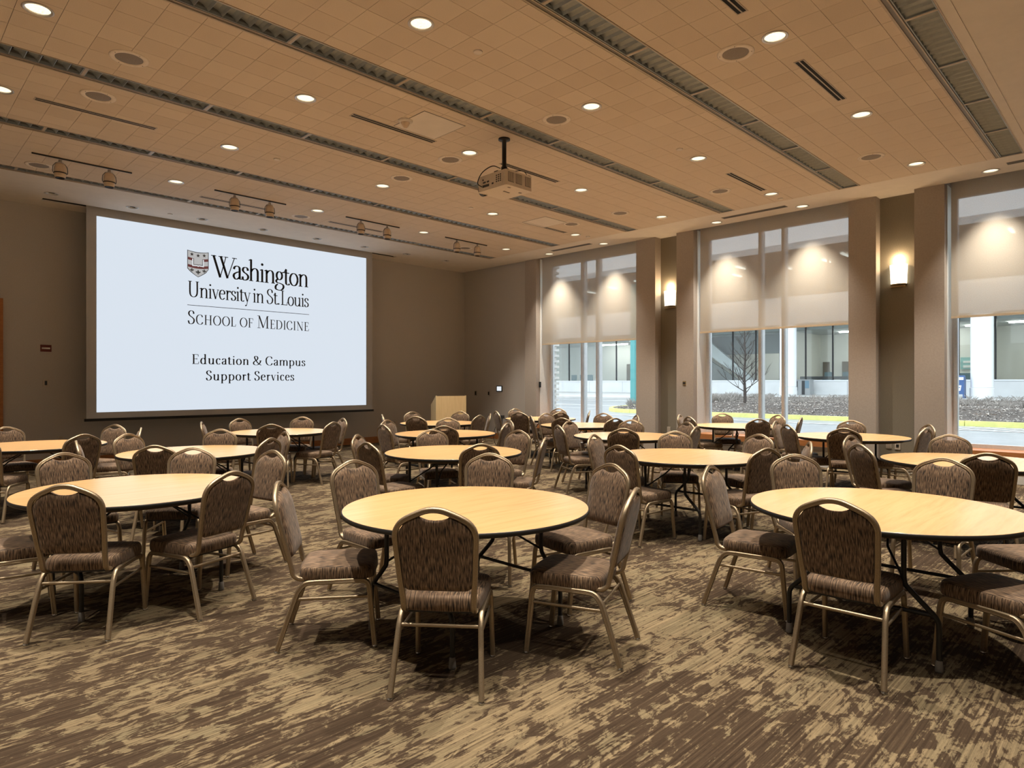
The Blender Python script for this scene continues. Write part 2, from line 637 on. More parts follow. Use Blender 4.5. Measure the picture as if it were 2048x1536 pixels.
order = sorted(tiles, key=seen, reverse=True)
single = set(order[:290])
rest = MB()
tile_mesh = {}
for t_ in tiles:
    x0, x1, y0, y1 = t_
    dz = random.choice((0, 0, .0003, -.0002))
    a = (x0 + g, x1 - g, y0 + g, y1 - g)
    if t_ in single:
        w_, d_ = a[1] - a[0], a[3] - a[2]
        hol = tile_hole(*t_)
        mat = random.choice(('tile_a', 'tile_a', 'tile_b', 'tile_c'))
        key = (round(w_, 3), round(d_, 3), hol, mat)
        if key not in tile_mesh:
            mb = MB()
            if hol:
                holed_plate(mb, -w_ / 2, w_ / 2, -d_ / 2, d_ / 2, 0, HOLE)
            else:
                mb.box((-w_ / 2, -d_ / 2, 0), (w_ / 2, d_ / 2, .018))
            tile_mesh[key] = mb.mesh('tile', mat)
        inst(tile_mesh[key], 'tile', ce, ((a[0] + a[1]) / 2, (a[2] + a[3]) / 2, CEIL + dz))
    elif tile_hole(*t_):
        holed_plate(rest, a[0], a[1], a[2], a[3], CEIL + dz, HOLE)
    else:
        rest.box((a[0], a[2], CEIL + dz), (a[1], a[3], CEIL + dz + .018))
o = rest.obj('remaining_tiles', 'tile_a', ce)
o['kind'] = 'stuff'

# drywall bands of the ceiling
WASHY = [10.38, 8.76, 6.06, 4.44, 1.75, .13]
ADJX = [2.17, 3.35, 4.53, 5.71, 6.89, 8.06, 9.23, 10.43]
ADJY, WASHX = 12.82, 11.645
dm = MB()
# window soffit x 11.062..11.88 with holes at WASHX
cell = .13
ys = sorted(WASHY)
y = YB
for wy in ys:
    dm.box((11.062, y, CEIL), (11.90, wy - cell, CEIL + .02))
    dm.box((11.062, wy - cell, CEIL), (WASHX - cell, wy + cell, CEIL + .02))
    dm.box((WASHX + cell, wy - cell, CEIL), (11.90, wy + cell, CEIL + .02))
    holed_plate(dm, WASHX - cell, WASHX + cell, wy - cell, wy + cell, CEIL, HOLE)
    y = wy + cell
dm.box((11.062, y, CEIL), (11.90, YF, CEIL + .02))
for (y0, y1) in ((7.07, 7.58), (2.78, 3.335)):
    dm.box((11.90, y0, CEIL), (12.1, y1, CEIL + .02))
dm.obj('soffit_panel', 'soffit_paint', ce)
dm = MB()
# screen soffit y 11.86..13.85, slot for the screen 2.1..9.25 x 13.24..13.42
x = XL
for ax in ADJX:
    dm.box((x, ADJY - cell, CEIL), (ax - cell, ADJY + cell, CEIL + .02))
    holed_plate(dm, ax - cell, ax + cell, ADJY - cell, ADJY + cell, CEIL, .085)
    x = ax + cell
dm.box((x, ADJY - cell, CEIL), (11.062, ADJY + cell, CEIL + .02))
dm.box((XL, 11.85, CEIL), (11.062, ADJY - cell, CEIL + .02))
dm.box((XL, ADJY + cell, CEIL), (11.062, 13.24, CEIL + .02))
dm.box((XL, 13.24, CEIL), (2.12, 13.42, CEIL + .02)).box((9.25, 13.24, CEIL), (11.062, 13.42, CEIL + .02))
dm.box((XL, 13.42, CEIL), (11.062, YF, CEIL + .02))
dm.obj('soffit_panel', 'soffit_paint', ce)
MB().box((2.12, 13.24, CEIL + .12), (9.25, 13.42, CEIL + .14)).box((2.10, 13.22, CEIL + .02), (9.27, 13.24, CEIL + .14)).box((2.10, 13.42, CEIL + .02), (9.27, 13.44, CEIL + .14)).obj('screen_pocket', 'slot_black', ce)
dm = MB()
x = XL
for ax in [DLX2] + DLX:
    dm.box((x, DLY2 - cell, CEIL), (ax - cell, DLY2 + cell, CEIL + .02))
    holed_plate(dm, ax - cell, ax + cell, DLY2 - cell, DLY2 + cell, CEIL, HOLE)
    x = ax + cell
dm.box((x, DLY2 - cell, CEIL), (11.062, DLY2 + cell, CEIL + .02))
dm.box((XL, YB, CEIL), (11.062, DLY2 - cell, CEIL + .02)).box((XL, DLY2 + cell, CEIL), (11.062, 1.17, CEIL + .02)).box((XL, 1.17, CEIL + .006), (11.062, 1.20, CEIL + .03)).box((XL, 1.20, CEIL), (11.062, 1.288, CEIL + .02)).obj('drywall_panel', 'soffit_paint', ce)
for (y0, y1, mu, lab) in WINS:      # shade pockets
    MB().box((11.90, y0, 4.86), (12.36, y1, 4.88)).box((11.885, y0, CEIL + .02), (11.90, y1, 4.88)).obj('shade_pocket', 'jamb_white', ce)

# baseboards
o = MB().box((1.75, YF - .02, 0), (11.95, YF, .155)).obj('baseboard_front', 'orange_wood')
tag(o, 'orange stained wood baseboard along the screen wall', 'baseboard', kind='structure')
o = MB().box((11.93, 11.42, 0), (11.95, YF - .02, .155)).obj('baseboard_right', 'orange_wood')
tag(o, 'orange wood baseboard in the far corner by the podium', 'baseboard', kind='structure')

d = thing('door_1', 'tall wooden door frame at the left end of the screen wall', 'door')
d['kind'] = 'structure'
MB().box((.45, YF - .03, 0), (1.57, YF, 2.82)).obj('door_leaf', 'door_wood', d)
MB().box((1.57, YF - .05, 0), (1.66, YF, 2.92)).box((.36, YF - .05, 0), (.45, YF, 2.92)).box((.45, YF - .05, 2.82), (1.57, YF, 2.92)).obj('door_frame', 'orange_wood', d)

# ------------------------------------------------------------------ ceiling fittings
MODX = [11.05 - 1.187 * i for i in range(12)]
blade_mesh = {}
for ti, (y0, y1) in enumerate(TROUGH):
    k = 6 - ti
    tr_ = thing('louvre_trough', 'long dark louvred ceiling trough, %s from the screen wall' % ORD[k], 'light trough', (0, 0, CEIL), group='louvred troughs across the ceiling')
    w_ = y1 - y0
    MB().box((XL, y0, .13), (11.05, y1, .14)).box((XL, y0, .0), (11.05, y0 + .004, .14)).box((XL, y1 - .004, .0), (11.05, y1, .14)).box((11.046, y0, 0), (11.05, y1, .14)).obj('housing', 'trough_inside', tr_)
    MB().box((XL, y1 + .004, -.004), (11.055, y1 + .016, .03)).box((XL, y1 + .05, -.004), (11.055, y1 + .068, .03)).obj('flange_edge', 'trough_frame', tr_)
    MB().box((XL, y1 + .016, .004), (11.055, y1 + .05, .012)).obj('flange', 'trough_flange', tr_)
    MB().box((XL, y0 - .012, -.003), (11.055, y0, .03)).obj('flange_edge', 'trough_frame', tr_)
    mods = [(b, a) for a, b in zip(MODX[:-1], MODX[1:]) if b > XL - .1]
    for (a, b) in mods:
        MB().box((b - .014, y0 + .004, -.002), (b + .014, y1 - .004, .02)).obj('divider', 'trough_frame', tr_)
        mid = (a + b) / 2
        dd = (mid + (y0 + y1) / 2) * math.sqrt(.5)
        ppx = 1024 + 1296 * (mid - (y0 + y1) / 2) / (mid + (y0 + y1) / 2 + 1e-6)
        ppy = 766 - 1296 * 3.1 / max(dd, .1)
        nb = 10
        st = (b - a - .03) / nb
        key = round(w_, 3)
        if key not in blade_mesh:
            mb = MB()
            # curved reflector blade: leaning, wide at the top
            sec = [(.005, 0), (-.010, .024), (-.034, .044), (-.074, .058), (-.074, .063), (-.030, .051), (-.002, .030), (.010, .003)]
            mb.prism([(p[0], p[1]) for p in sec], 1, .006, w_ - .006)
            blade_mesh[key] = mb.mesh('slat', 'louvre_metal')
        if dd > 3 and -150 < ppx < 2200 and ppy > -120:
            fr_ = MB().box((a + .016, y0 + .005, .0), (a + .022, y1 - .005, .03)).box((b - .022, y0 + .005, .0), (b - .016, y1 - .005, .03)).box((a + .022, y0 + .005, 0), (b - .022, y0 + .011, .03)).box((a + .022, y1 - .011, 0), (b - .022, y1 - .005, .03)).obj('louvre_frame', 'louvre_metal', tr_)
            for q in range(nb):
                inst(blade_mesh[key], 'slat', fr_, (a + .012 + st * (q + 1), y0, .004))


def make_downlight(label, group, rot=0, power=SPOT_W, ang=76, cat='downlight', zl=.0, name='downlight'):
    r = thing(name, label, cat, (0, 0, CEIL), group=group)
    MB().lathe([(.088, .0), (.112, -.001), (.114, -.005), (.108, -.009), (.092, -.006), (.088, .0)], 36).obj('trim_ring', 'can_ring', r)
    MB().lathe([(.094, -.003), (.094, .004), (.092, .010)], 36).obj('reflector', 'reflector', r)
    MB().lathe([(.001, .022), (.03, .020), (.06, .016), (.093, .009)], 36).obj('lens', 'reflector_glow', r)  # glowing disc added in place of the open reflector lit by its bulb
    lamp_spot(r, (0, 0, zl), power, ang)
    return r


dl0 = None
for j, yy in enumerate(DLY):
    for i, xx in enumerate(DLX):
        lab = 'lit recessed downlight, %s from the windows in the %s row from the screen' % (ORD[5 - i], ORD[j + 1])
        if dl0 is None:
            dl0 = make_downlight(lab, 'recessed downlights in the tiles')
            dl0.location = (xx, yy, CEIL)
        else:
            dup(dl0, (xx, yy, CEIL), 0, lab)
for i, xx in enumerate([DLX2] + DLX):
    dup(dl0, (xx, DLY2, CEIL), 0, 'added lit downlight out of the photo, %s from the left wall in the drywall strip' % ORD[i + 1], 'downlights out of the photo')
for j, yy in enumerate(DLY):
    dup(dl0, (DLX2, yy, CEIL), 0, 'added lit downlight out of the photo beside the left wall, %s from the screen' % ORD[j + 1], 'downlights out of the photo')
wl0 = None
for j, yy in enumerate(sorted(WASHY, reverse=True)):
    lab = 'lit wall wash downlight over the shades, %s from the screen corner' % ORD[j + 1]
    if wl0 is None:
        wl0 = make_downlight(lab, 'wall wash downlights along the windows', power=WASH_W, ang=74, zl=.0)
        wl0.location = (WASHX, yy, CEIL)
    else:
        dup(wl0, (WASHX, yy, CEIL), 0, lab)

aj0 = None
for j, xx in enumerate(ADJX):
    lab = 'unlit adjustable downlight above the screen, %s from the left' % ORD[j + 1]
    if aj0 is None:
        aj0 = thing('adjustable_downlight', lab, 'downlight', (xx, ADJY, CEIL), group='unlit adjustable downlights by the screen')
        MB().lathe([(.080, .0), (.100, -.002), (.102, -.006), (.084, -.007), (.08, 0)], 32).obj('trim_ring', 'can_ring', aj0)
        MB().lathe([(.084, -.003), (.078, .012), (.066, .03), (.05, .036)], 32).obj('can', 'jamb_white', aj0)
        o = MB().lathe([(.001, -.010), (.040, -.012), (.044, -.008), (.05, .07), (.001, .09)], 24).obj('lamp_cup', 'can_dark', aj0)
        o.location = (0, 0, .012); o.rotation_euler = (.25, 0, 0)
    else:
        dup(aj0, (xx, ADJY, CEIL), 0, lab)

SPK = [(1.79, 6.96, 'cream ringed ceiling speaker, upper of the left pair near the second trough'), (1.79, 8.11, 'cream ringed ceiling speaker, lower of the left pair'),
       (1.76, 11.28, 'shadowed ceiling speaker above the leftmost track light'), (5.75, 11.3, 'ceiling speaker between the second and third track lights'),
       (5.76, 5.02, 'ceiling speaker just right of and nearer than the projector'), (5.75, 6.96, 'ceiling speaker just left of the projector'),
       (5.75, 8.11, 'ceiling speaker one trough behind the projector'), (9.75, 6.96, 'ceiling speaker in line behind the projector near the windows, nearer of two'),
       (9.75, 8.11, 'ceiling speaker near the leftmost window, farther of two'), (9.76, 11.28, 'ceiling speaker beside the farthest track light'),
       (5.79, 2.82, 'large ceiling speaker beside the nearest right downlight'), (9.76, 2.80, 'ceiling speaker left of the rightmost trough'),
       (9.77, 5.02, 'ceiling speaker in front of the middle window')]
sp0 = None
for (xx, yy, lab) in SPK:
    if sp0 is None:
        sp0 = thing('ceiling_speaker', lab, 'speaker', (xx, yy, CEIL), group='round ceiling speakers')
        MB().lathe([(.118, -.004), (.124, -.010), (.15, -.010), (.166, -.006), (.168, .0)], 40).obj('ring', 'speaker_ring', sp0)
        MB().lathe([(.001, -.009), (.08, -.008), (.120, -.004)], 40).obj('grille', 'speaker_grille', sp0)
        for q in range(4):
            a = PI / 2 * q + .4
            MB().lathe([(.001, -.0125), (.004, -.0125), (.005, -.009)], 8, (.142 * math.cos(a), .142 * math.sin(a), 0)).obj('screw', 'speaker_grille', sp0)
    else:
        dup(sp0, (xx, yy, CEIL), 0, lab)

SLOT = [(1.32, 2.52, 8.665, 'thin double slot air diffuser left, below the lower speaker'), (3.96, 5.15, 11.28, 'double slot air diffuser behind the second track light'),
        (6.32, 7.51, 11.28, 'double slot air diffuser behind the third track light'), (3.99, 5.17, 6.6, 'double slot air diffuser left of the square access panel'),
        (6.36, 7.55, 6.565, 'double slot air diffuser right behind the projector'), (9.03, 10.22, 8.665, 'double slot air diffuser before the leftmost window'),
        (4.0, 5.19, 2.47, 'double slot air diffuser cut by the top edge of the photo'), (6.37, 7.56, 2.46, 'double slot air diffuser left of the rightmost trough'),
        (9.04, 10.22, 4.51, 'double slot air diffuser before the middle window')]
sl0 = None
for (x0, x1, yy, lab) in SLOT:
    if sl0 is None:
        L = 1.19
        sl0 = thing('slot_diffuser', lab, 'air vent', (x0, yy, CEIL), group='double slot air diffusers')
        mb = MB()
        for (a, b) in ((-.048, -.038), (-.006, .006), (.038, .048)):
            mb.box((0, a, -.004), (L, b, .012))
        mb.box((-.012, -.048, -.004), (0, .048, .012)).box((L, -.048, -.004), (L + .012, .048, .012))
        mb.obj('flange', 'slot_flange', sl0)
        for a in (-.038, .006):
            MB().box((0, a, -.0015), (L, a + .032, -.001)).obj('slot', 'slot_black', sl0)
    else:
        dup(sl0, (x0, yy, CEIL), 0, lab)

for (y0, y1, lab) in ((8.95, 10.1, 'dark linear air grille in the soffit over the leftmost window'), (4.63, 5.82, 'dark linear air grille in the soffit over the middle window'), (.35, 1.53, 'dark linear air grille in the soffit over the rightmost window')):
    gr = thing('linear_grille', lab, 'air vent', (11.43, y0, CEIL), group='linear grilles in the window soffit')
    L = y1 - y0
    MB().box((-.06, 0, -.004), (-.05, L, .004)).box((.05, 0, -.004), (.06, L, .004)).box((-.05, 0, -.004), (.05, .01, .004)).box((-.05, L - .01, -.004), (.05, L, .004)).obj('frame', 'trough_flange', gr)
    MB().box((-.05, .01, -.001), (.05, L - .01, -.0005)).obj('backing', 'slot_black', gr)
    for q in range(6):
        MB().box((-.044 + q * .016, .01, -.004), (-.036 + q * .016, L - .01, -.001)).obj('slat', 'trough_flange', gr)

for (xx, yy, lab) in ((4.52, 5.93, 'square access panel in the tiles left of the projector mount'), (8.98, 8.1, 'square access panel before the far slot diffuser')):
    ap = thing('access_panel', lab, 'panel', (xx, yy, CEIL), group='square access panels')
    MB().box((0, 0, -.003), (.60, .59, -.0015)).obj('cover', 'soffit_paint', ap)
    MB().box((-.01, -.01, -.002), (0, .60, 0)).box((.60, -.01, -.002), (.61, .60, 0)).box((0, -.01, -.002), (.6, 0, 0)).box((0, .59, -.002), (.6, .60, 0)).obj('rim', 'trough_flange', ap)

SPR = [(4.04, 8.64, 'white sprinkler cover behind the left slot diffuser'), (3.97, 12.84, 'small cover disc between the second and third unlit downlights'), (4.06, 4.51, 'round sprinkler cover beside the large top downlight'),
       (7.64, 4.5, 'round sprinkler cover beyond the projector toward the right'), (7.58, 8.61, 'small round sprinkler cover behind the projector'), (10.89, 4.51, 'round sprinkler cover at the soffit edge near the middle window'), (10.83, 8.56, 'round sprinkler cover at the soffit edge near the leftmost window')]
sk0 = None
for (xx, yy, lab) in SPR:
    if sk0 is None:
        sk0 = MB().lathe([(.001, -.012), (.04, -.012), (.043, -.009), (.043, 0)], 24).obj('sprinkler_cover', 'soffit_paint')
        sk0.location = (xx, yy, CEIL); tag(sk0, lab, 'sprinkler', 'round sprinkler covers')
    else:
        c_ = sk0.copy(); COL.objects.link(c_); c_.location = (xx, yy, CEIL); c_['label'] = lab
sd = thing('smoke_detector', 'cone shaped smoke detector left of the access panel', 'smoke detector', (4.52, 6.3, CEIL))
MB().lathe([(.085, 0), (.085, -.015), (.07, -.022), (.055, -.03)], 28).obj('base', 'soffit_paint', sd)
MB().lathe([(.055, -.028), (.04, -.06), (.02, -.085), (.001, -.088)], 28).obj('head', 'track_head', sd)

# track lights
tk0 = None
for k, xx in enumerate((1.59, 3.97, 6.34, 8.71)):
    lab = 'track with two tan barrel spotlights, %s from the left' % ORD[k + 1]
    if tk0 is None:
        tk0 = thing('track_light', lab, 'track light', (xx, 10.71, CEIL), group='track lights before the screen')
        MB().box((0, -.010, -.018), (1.2, .010, 0)).obj('rail', 'track_dark', tk0)
        for hx in (.32, .91):
            hd = MB().lathe([(.001, -.085), (.052, -.085), (.066, -.11), (.074, -.17), (.074, -.2), (.066, -.255), (.06, -.275), (.05, -.27), (.001, -.262)], 24).obj('lamp_head', 'track_head', tk0, (hx, 0, 0))
            MB().lathe([(.001, -.03), (.02, -.03), (.02, -.06), (.05, -.07), (.05, -.086)], 16).obj('adapter', 'can_ring', hd)
            MB().lathe([(.076, -.205), (.080, -.208), (.080, -.218), (.075, -.221)], 24).obj('band', 'track_dark', hd)
            pts = [(.0, 0, -.06), (.05, 0, -.075), (.082, 0, -.12), (.088, 0, -.17), (.086, 0, -.21)]
            MB().tube(pts, .004, 6, (0, 1, 0)).tube([(-a, b, c) for a, b, c in pts], .004, 6, (0, 1, 0)).obj('yoke', 'track_dark', hd)
            MB().lathe([(.001, -.272), (.056, -.276), (.06, -.281), (.052, -.283)], 20).obj('lens_ring', 'can_dark', hd)
    else:
        dup(tk0, (xx, 10.71, CEIL), 0, lab)

# ------------------------------------------------------------------ projector
pj = thing('projector', 'large beige ceiling projector on a black pole mount', 'projector', (5.5, 5.6, 3.9))
sh = [(0.02, 0), (.445, 0), (.465, .02), (.465, .50), (.445, .52), (.02, .52), (0, .50), (0, .02)]
o = MB().prism(sh, 2, 0, .19).obj('body', 'projector_shell', pj)
top = MB().prism([(.05, .05), (.42, .05), (.42, .47), (.05, .47)], 2, .19, .215).obj('top_cover', 'projector_shell', pj)
for k, (a, b) in enumerate(((.035, .135), (.165, .275), (.33, .43))):
    vp = MB().box((a, -.002, .045), (b, .001, .165)).obj('vent', 'projector_vent', pj)
    for q in range(6):
        xx = a + .006 + q * (b - a - .012) / 5.5
        MB().box((xx, -.006, .05), (xx + .006, -.002, .16)).obj('slat', 'projector_shell', vp)
pp = MB().box((-.003, .06, .025), (.001, .44, .165)).obj('connector_panel', 'projector_shell', pj)
for (y0, z0, w_, h_) in [(.30, .04, .12, .03), (.30, .09, .04, .02), (.36, .09, .05, .02), (.22, .05, .03, .02), (.40, .125, .02, .02)] + [(.085 + a * .035, .06 + b * .025, .02, .014) for a in range(3) for b in range(4)]:
    MB().box((-.006, y0, z0), (-.003, y0 + w_, z0 + h_)).obj('port', 'projector_port', pp)
MB().box((.10, .06, -.004), (.14, .08, 0)).box((.36, .12, -.004), (.40, .15, 0)).box((.18, .22, -.004), (.28, .24, 0)).obj('underside_mark', 'speaker_grille', pj)
ln = MB().lathe([(.075, -.02), (.075, .03), (.06, .035), (.001, .035)], 24).obj('lens_barrel', 'projector_port', pj)
ln.location = (.12, .53, .06); ln.rotation_euler = (-PI / 2, 0, 0)
MB().lathe([(.001, .037), (.03, .037), (.055, .033)], 24).obj('lens', 'lens_glass', ln)
MB().box((.02, .02, .19), (.06, .06, .205)).box((.41, .02, .19), (.45, .06, .205)).obj('adjuster_foot', 'projector_port', pj)
mt = MB().lathe([(.001, .69), (.075, .69), (.075, .672), (.028, .668), (.028, .33), (.04, .33), (.04, .25), (.001, .25)], 20, (.25, .29, 0)).obj('mount_pole', 'dark_metal', pj)
MB().box((.10, .26, .222), (.40, .32, .25)).box((.22, .12, .215), (.28, .44, .235)).box((.36, .25, .25), (.42, .33, .31)).obj('mount_bracket', 'dark_metal', pj)
MB().tube(catmull([(-.012, .42, .05), (-.05, .46, .10), (-.03, .40, .22), (.05, .30, .30), (.18, .29, .30)], 6), .006, 6).tube(catmull([(.38, .25, .30), (.46, .16, .30), (.49, .12, .24), (.46, .10, .2)], 6), .005, 6).obj('cable', 'black_edge', pj)

# ------------------------------------------------------------------ projection screen with writing
SY = 13.33
sc = thing('projection_screen', 'large lit projection screen showing a university logo and two text lines', 'screen', (0, SY, 0))
MB().box((2.76, 0, .86), (8.60, .012, 4.70)).obj('border', 'screen_border', sc)
MB().box((2.915, -.004, .97), (8.43, -.001, 4.452)).obj('image', 'screen_image', sc)
MB().box((2.73, -.022, .812), (8.63, .034, .86)).obj('weight_bar', 'black_edge', sc)


def stroke(mb, pts, wid=None, hx=5.0, hy=1.6, sx=1, sy=1, ox=0, oz=0, yy=-.006):
    """flat stroke: either a fixed width or a broad-nib contrast that follows the direction"""
    n = len(pts)
    L, R = [], []
    for i in range(n):
        a, b = pts[max(i - 1, 0)], pts[min(i + 1, n - 1)]
        tx, tz = b[0] - a[0], b[1] - a[1]
        q = math.hypot(tx, tz) or 1
        tx, tz = tx / q, tz / q
        h = wid / 2 if wid else math.hypot(hx * tz, hy * tx)
        nx, nz = -tz * h, tx * h
        L.append((ox + (pts[i][0] + nx) * sx, yy, oz + (pts[i][1] + nz) * sy))
        R.append((ox + (pts[i][0] - nx) * sx, yy, oz + (pts[i][1] - nz) * sy))
    mb.add(L + R, [(i, i + 1, n + i + 1, n + i) for i in range(n - 1)])


def ell(cx, cy, rx, ry, n=24):
    return [(cx + rx * math.cos(2 * PI * i / n), cy + ry * math.sin(2 * PI * i / n)) for i in range(n + 1)]


ARCH = [(0, 45), (7, 56), (19, 62), (28, 57), (32, 44), (32, 0)]
def arch(x):
    return [(x + a, b) for a, b in ARCH]


# glyph: advance, list of ('s',x,y0,y1) stem | ('b',x0,x1,y) serif bar | ('l',x0,y0,x1,y1,w) | ('c',pts) | ('e',cx,cy,rx,ry) | ('d',x,y,r)
G = {
 'W': (98, [('l', 8, 100, 38, 0, 10), ('l', 38, 2, 64, 100, 3.5), ('l', 40, 100, 71, 0, 10), ('l', 71, 2, 103, 100, 3.5), ('b', -3, 20, 98), ('b', 30, 52, 98), ('b', 56, 74, 98), ('b', 92, 114, 98)]),
 'a': (48, [('c', [(8, 47), (12, 58), (23, 63), (33, 58), (35, 46), (35, 12), (38, 3), (46, 4)]), ('c', [(35, 38), (20, 32), (9, 23), (8, 11), (16, 1), (27, 4), (36, 14)])]),
 's': (39, [('c', [(32, 47), (29, 58), (20, 62), (11, 58), (8, 48), (14, 38), (26, 30), (33, 20), (30, 7), (19, 1), (9, 4), (6, 17)])]),
 'h': (60, [('s', 14, 0, 104), ('b', 4, 24, 1.5), ('l', 3, 98, 15, 104, 4), ('c', arch(14)), ('b', 37, 56, 1.5)]),
 'i': (28, [('s', 14, 0, 62), ('b', 4, 24, 1.5), ('l', 3, 57, 15, 62, 4), ('d', 14, 86, 6.5)]),
 'n': (60, [('s', 14, 0, 62), ('b', 4, 24, 1.5), ('l', 3, 57, 15, 62, 4), ('c', arch(14)), ('b', 37, 56, 1.5)]),
 'g': (50, [('e', 24, 42, 14, 20), ('l', 34, 57, 50, 62, 4.5), ('c', [(15, 25), (8, 15), (13, 7), (28, 4), (42, -2), (45, -14), (36, -27), (20, -30), (6, -24), (6, -10), (16, 0)])]),
 't': (34, [('l', 4, 62, 14, 80, 3.5), ('c', [(14, 78), (14, 14), (18, 3), (26, 1), (33, 7)]), ('l', 3, 60, 31, 60, 4)]),
 'o': (54, [('e', 27, 31, 20, 31)]),
 'U': (78, [('c', [(16, 100), (16, 32), (22, 9), (38, 1), (54, 9), (61, 32), (61, 100)]), ('b', 4, 28, 98), ('b', 51, 72, 98)]),
 'v': (48, [('l', 8, 62, 25, 0, 9), ('l', 25, 2, 41, 62, 3.5), ('b', -1, 18, 60), ('b', 33, 49, 60)]),
 'e': (48, [('l', 9, 36, 41, 37, 4), ('c', [(40, 37), (38, 53), (26, 62), (13, 55), (7, 33), (12, 10), (25, 1), (41, 11)])]),
 'r': (40, [('s', 14, 0, 62), ('b', 4, 24, 1.5), ('l', 3, 57, 15, 62, 4), ('c', [(14, 40), (19, 54), (28, 61)]), ('d', 33, 56, 6)]),
 'y': (48, [('l', 8, 62, 26, 2, 9), ('l', 42, 62, 20, -24, 3.5), ('d', 15, -25, 5), ('l', 14, -27, 22, -22, 4), ('b', -1, 18, 60), ('b', 34, 50, 60)]),
 'S': (56, [('c', [(44, 76), (41, 92), (28, 99), (15, 93), (10, 78), (17, 62), (34, 49), (46, 34), (43, 12), (28, 1), (13, 5), (7, 25)])]),
 '.': (27, [('d', 10, 5, 6)]),
 'L': (56, [('s', 16, 0, 100), ('b', 4, 28, 98), ('l', 4, 2, 50, 2, 4), ('l', 49, 1, 53, 24, 4)]),
 'u': (60, [('c', [(13, 62), (13, 17), (19, 4), (29, 1), (39, 8), (45, 20)]), ('s', 45, 0, 62), ('l', 2, 57, 14, 62, 4), ('l', 34, 57, 46, 62, 4), ('l', 44, 2, 56, 4, 4)]),
 'C': (74, [('c', [(63, 76), (57, 92), (42, 99), (23, 92), (10, 70), (10, 32), (23, 8), (42, 1), (57, 7), (66, 24)])]),
 'H': (84, [('s', 18, 0, 100), ('s', 66, 0, 100), ('l', 18, 52, 66, 52, 4), ('b', 6, 30, 98), ('b', 54, 78, 98), ('b', 6, 30, 2), ('b', 54, 78, 2)]),
 'O': (86, [('e', 43, 50, 34, 49)]),
 'F': (58, [('s', 16, 0, 100), ('b', 4, 30, 2), ('l', 4, 98, 52, 98, 4), ('l', 51, 99, 54, 78, 4), ('l', 16, 53, 42, 53, 4), ('l', 42, 44, 42, 62, 3.5)]),
 'M': (104, [('l', 19, 100, 17, 0, 3.5), ('l', 19, 100, 52, 4, 10), ('l', 52, 4, 84, 100, 3.5), ('s', 85, 0, 100), ('b', 5, 30, 2), ('b', 73, 98, 2), ('b', 5, 22, 98), ('b', 82, 98, 98)]),
 'E': (62, [('s', 16, 0, 100), ('l', 4, 98, 52, 98, 4), ('l', 51, 99, 54, 78, 4), ('l', 16, 53, 42, 53, 4), ('l', 42, 44, 42, 62, 3.5), ('l', 4, 2, 55, 2, 4), ('l', 54, 1, 58, 24, 4)]),
 'D': (80, [('s', 16, 0, 100), ('c', [(16, 98), (38, 97), (60, 84), (69, 52), (61, 17), (40, 3), (16, 2)]), ('b', 4, 20, 98), ('b', 4, 20, 2)]),
 'I': (36, [('s', 18, 0, 100), ('b', 6, 30, 98), ('b', 6, 30, 2)]),
 'N': (88, [('l', 18, 0, 18, 100, 3.5), ('l', 15, 100, 70, 0, 10), ('l', 70, 0, 70, 100, 3.5), ('b', 4, 24, 98), ('b', 58, 82, 98), ('b', 7, 30, 2)]),
 'd': (60, [('c', [(43, 46), (36, 58), (27, 62), (15, 55), (8, 32), (13, 9), (25, 1), (36, 6), (44, 15)]), ('s', 43, 0, 104), ('l', 32, 98, 44, 104, 4), ('l', 43, 2, 56, 4, 4)]),
 'c': (46, [('c', [(38, 48), (32, 60), (23, 62), (12, 53), (8, 31), (13, 9), (25, 1), (40, 10)])]),
 '&': (86, [('c', [(74, 50), (68, 26), (50, 6), (30, 1), (13, 9), (9, 26), (20, 43), (38, 56), (48, 76), (42, 93), (31, 99), (20, 92), (20, 76), (32, 50), (54, 18), (80, 0)]), ('l', 62, 50, 84, 50, 4)]),
 'm': (90, [('s', 14, 0, 62), ('b', 4, 24, 1.5), ('l', 3, 57, 15, 62, 4), ('c', arch(14)), ('b', 37, 55, 1.5), ('c', arch(46)), ('b', 69, 87, 1.5)]),
 'p': (60, [('s', 14, -30, 62), ('b', 4, 25, -29), ('l', 3, 57, 15, 62, 4), ('c', [(14, 48), (24, 60), (35, 61), (46, 52), (51, 31), (45, 9), (32, 1), (22, 2), (14, 12)])]),
}


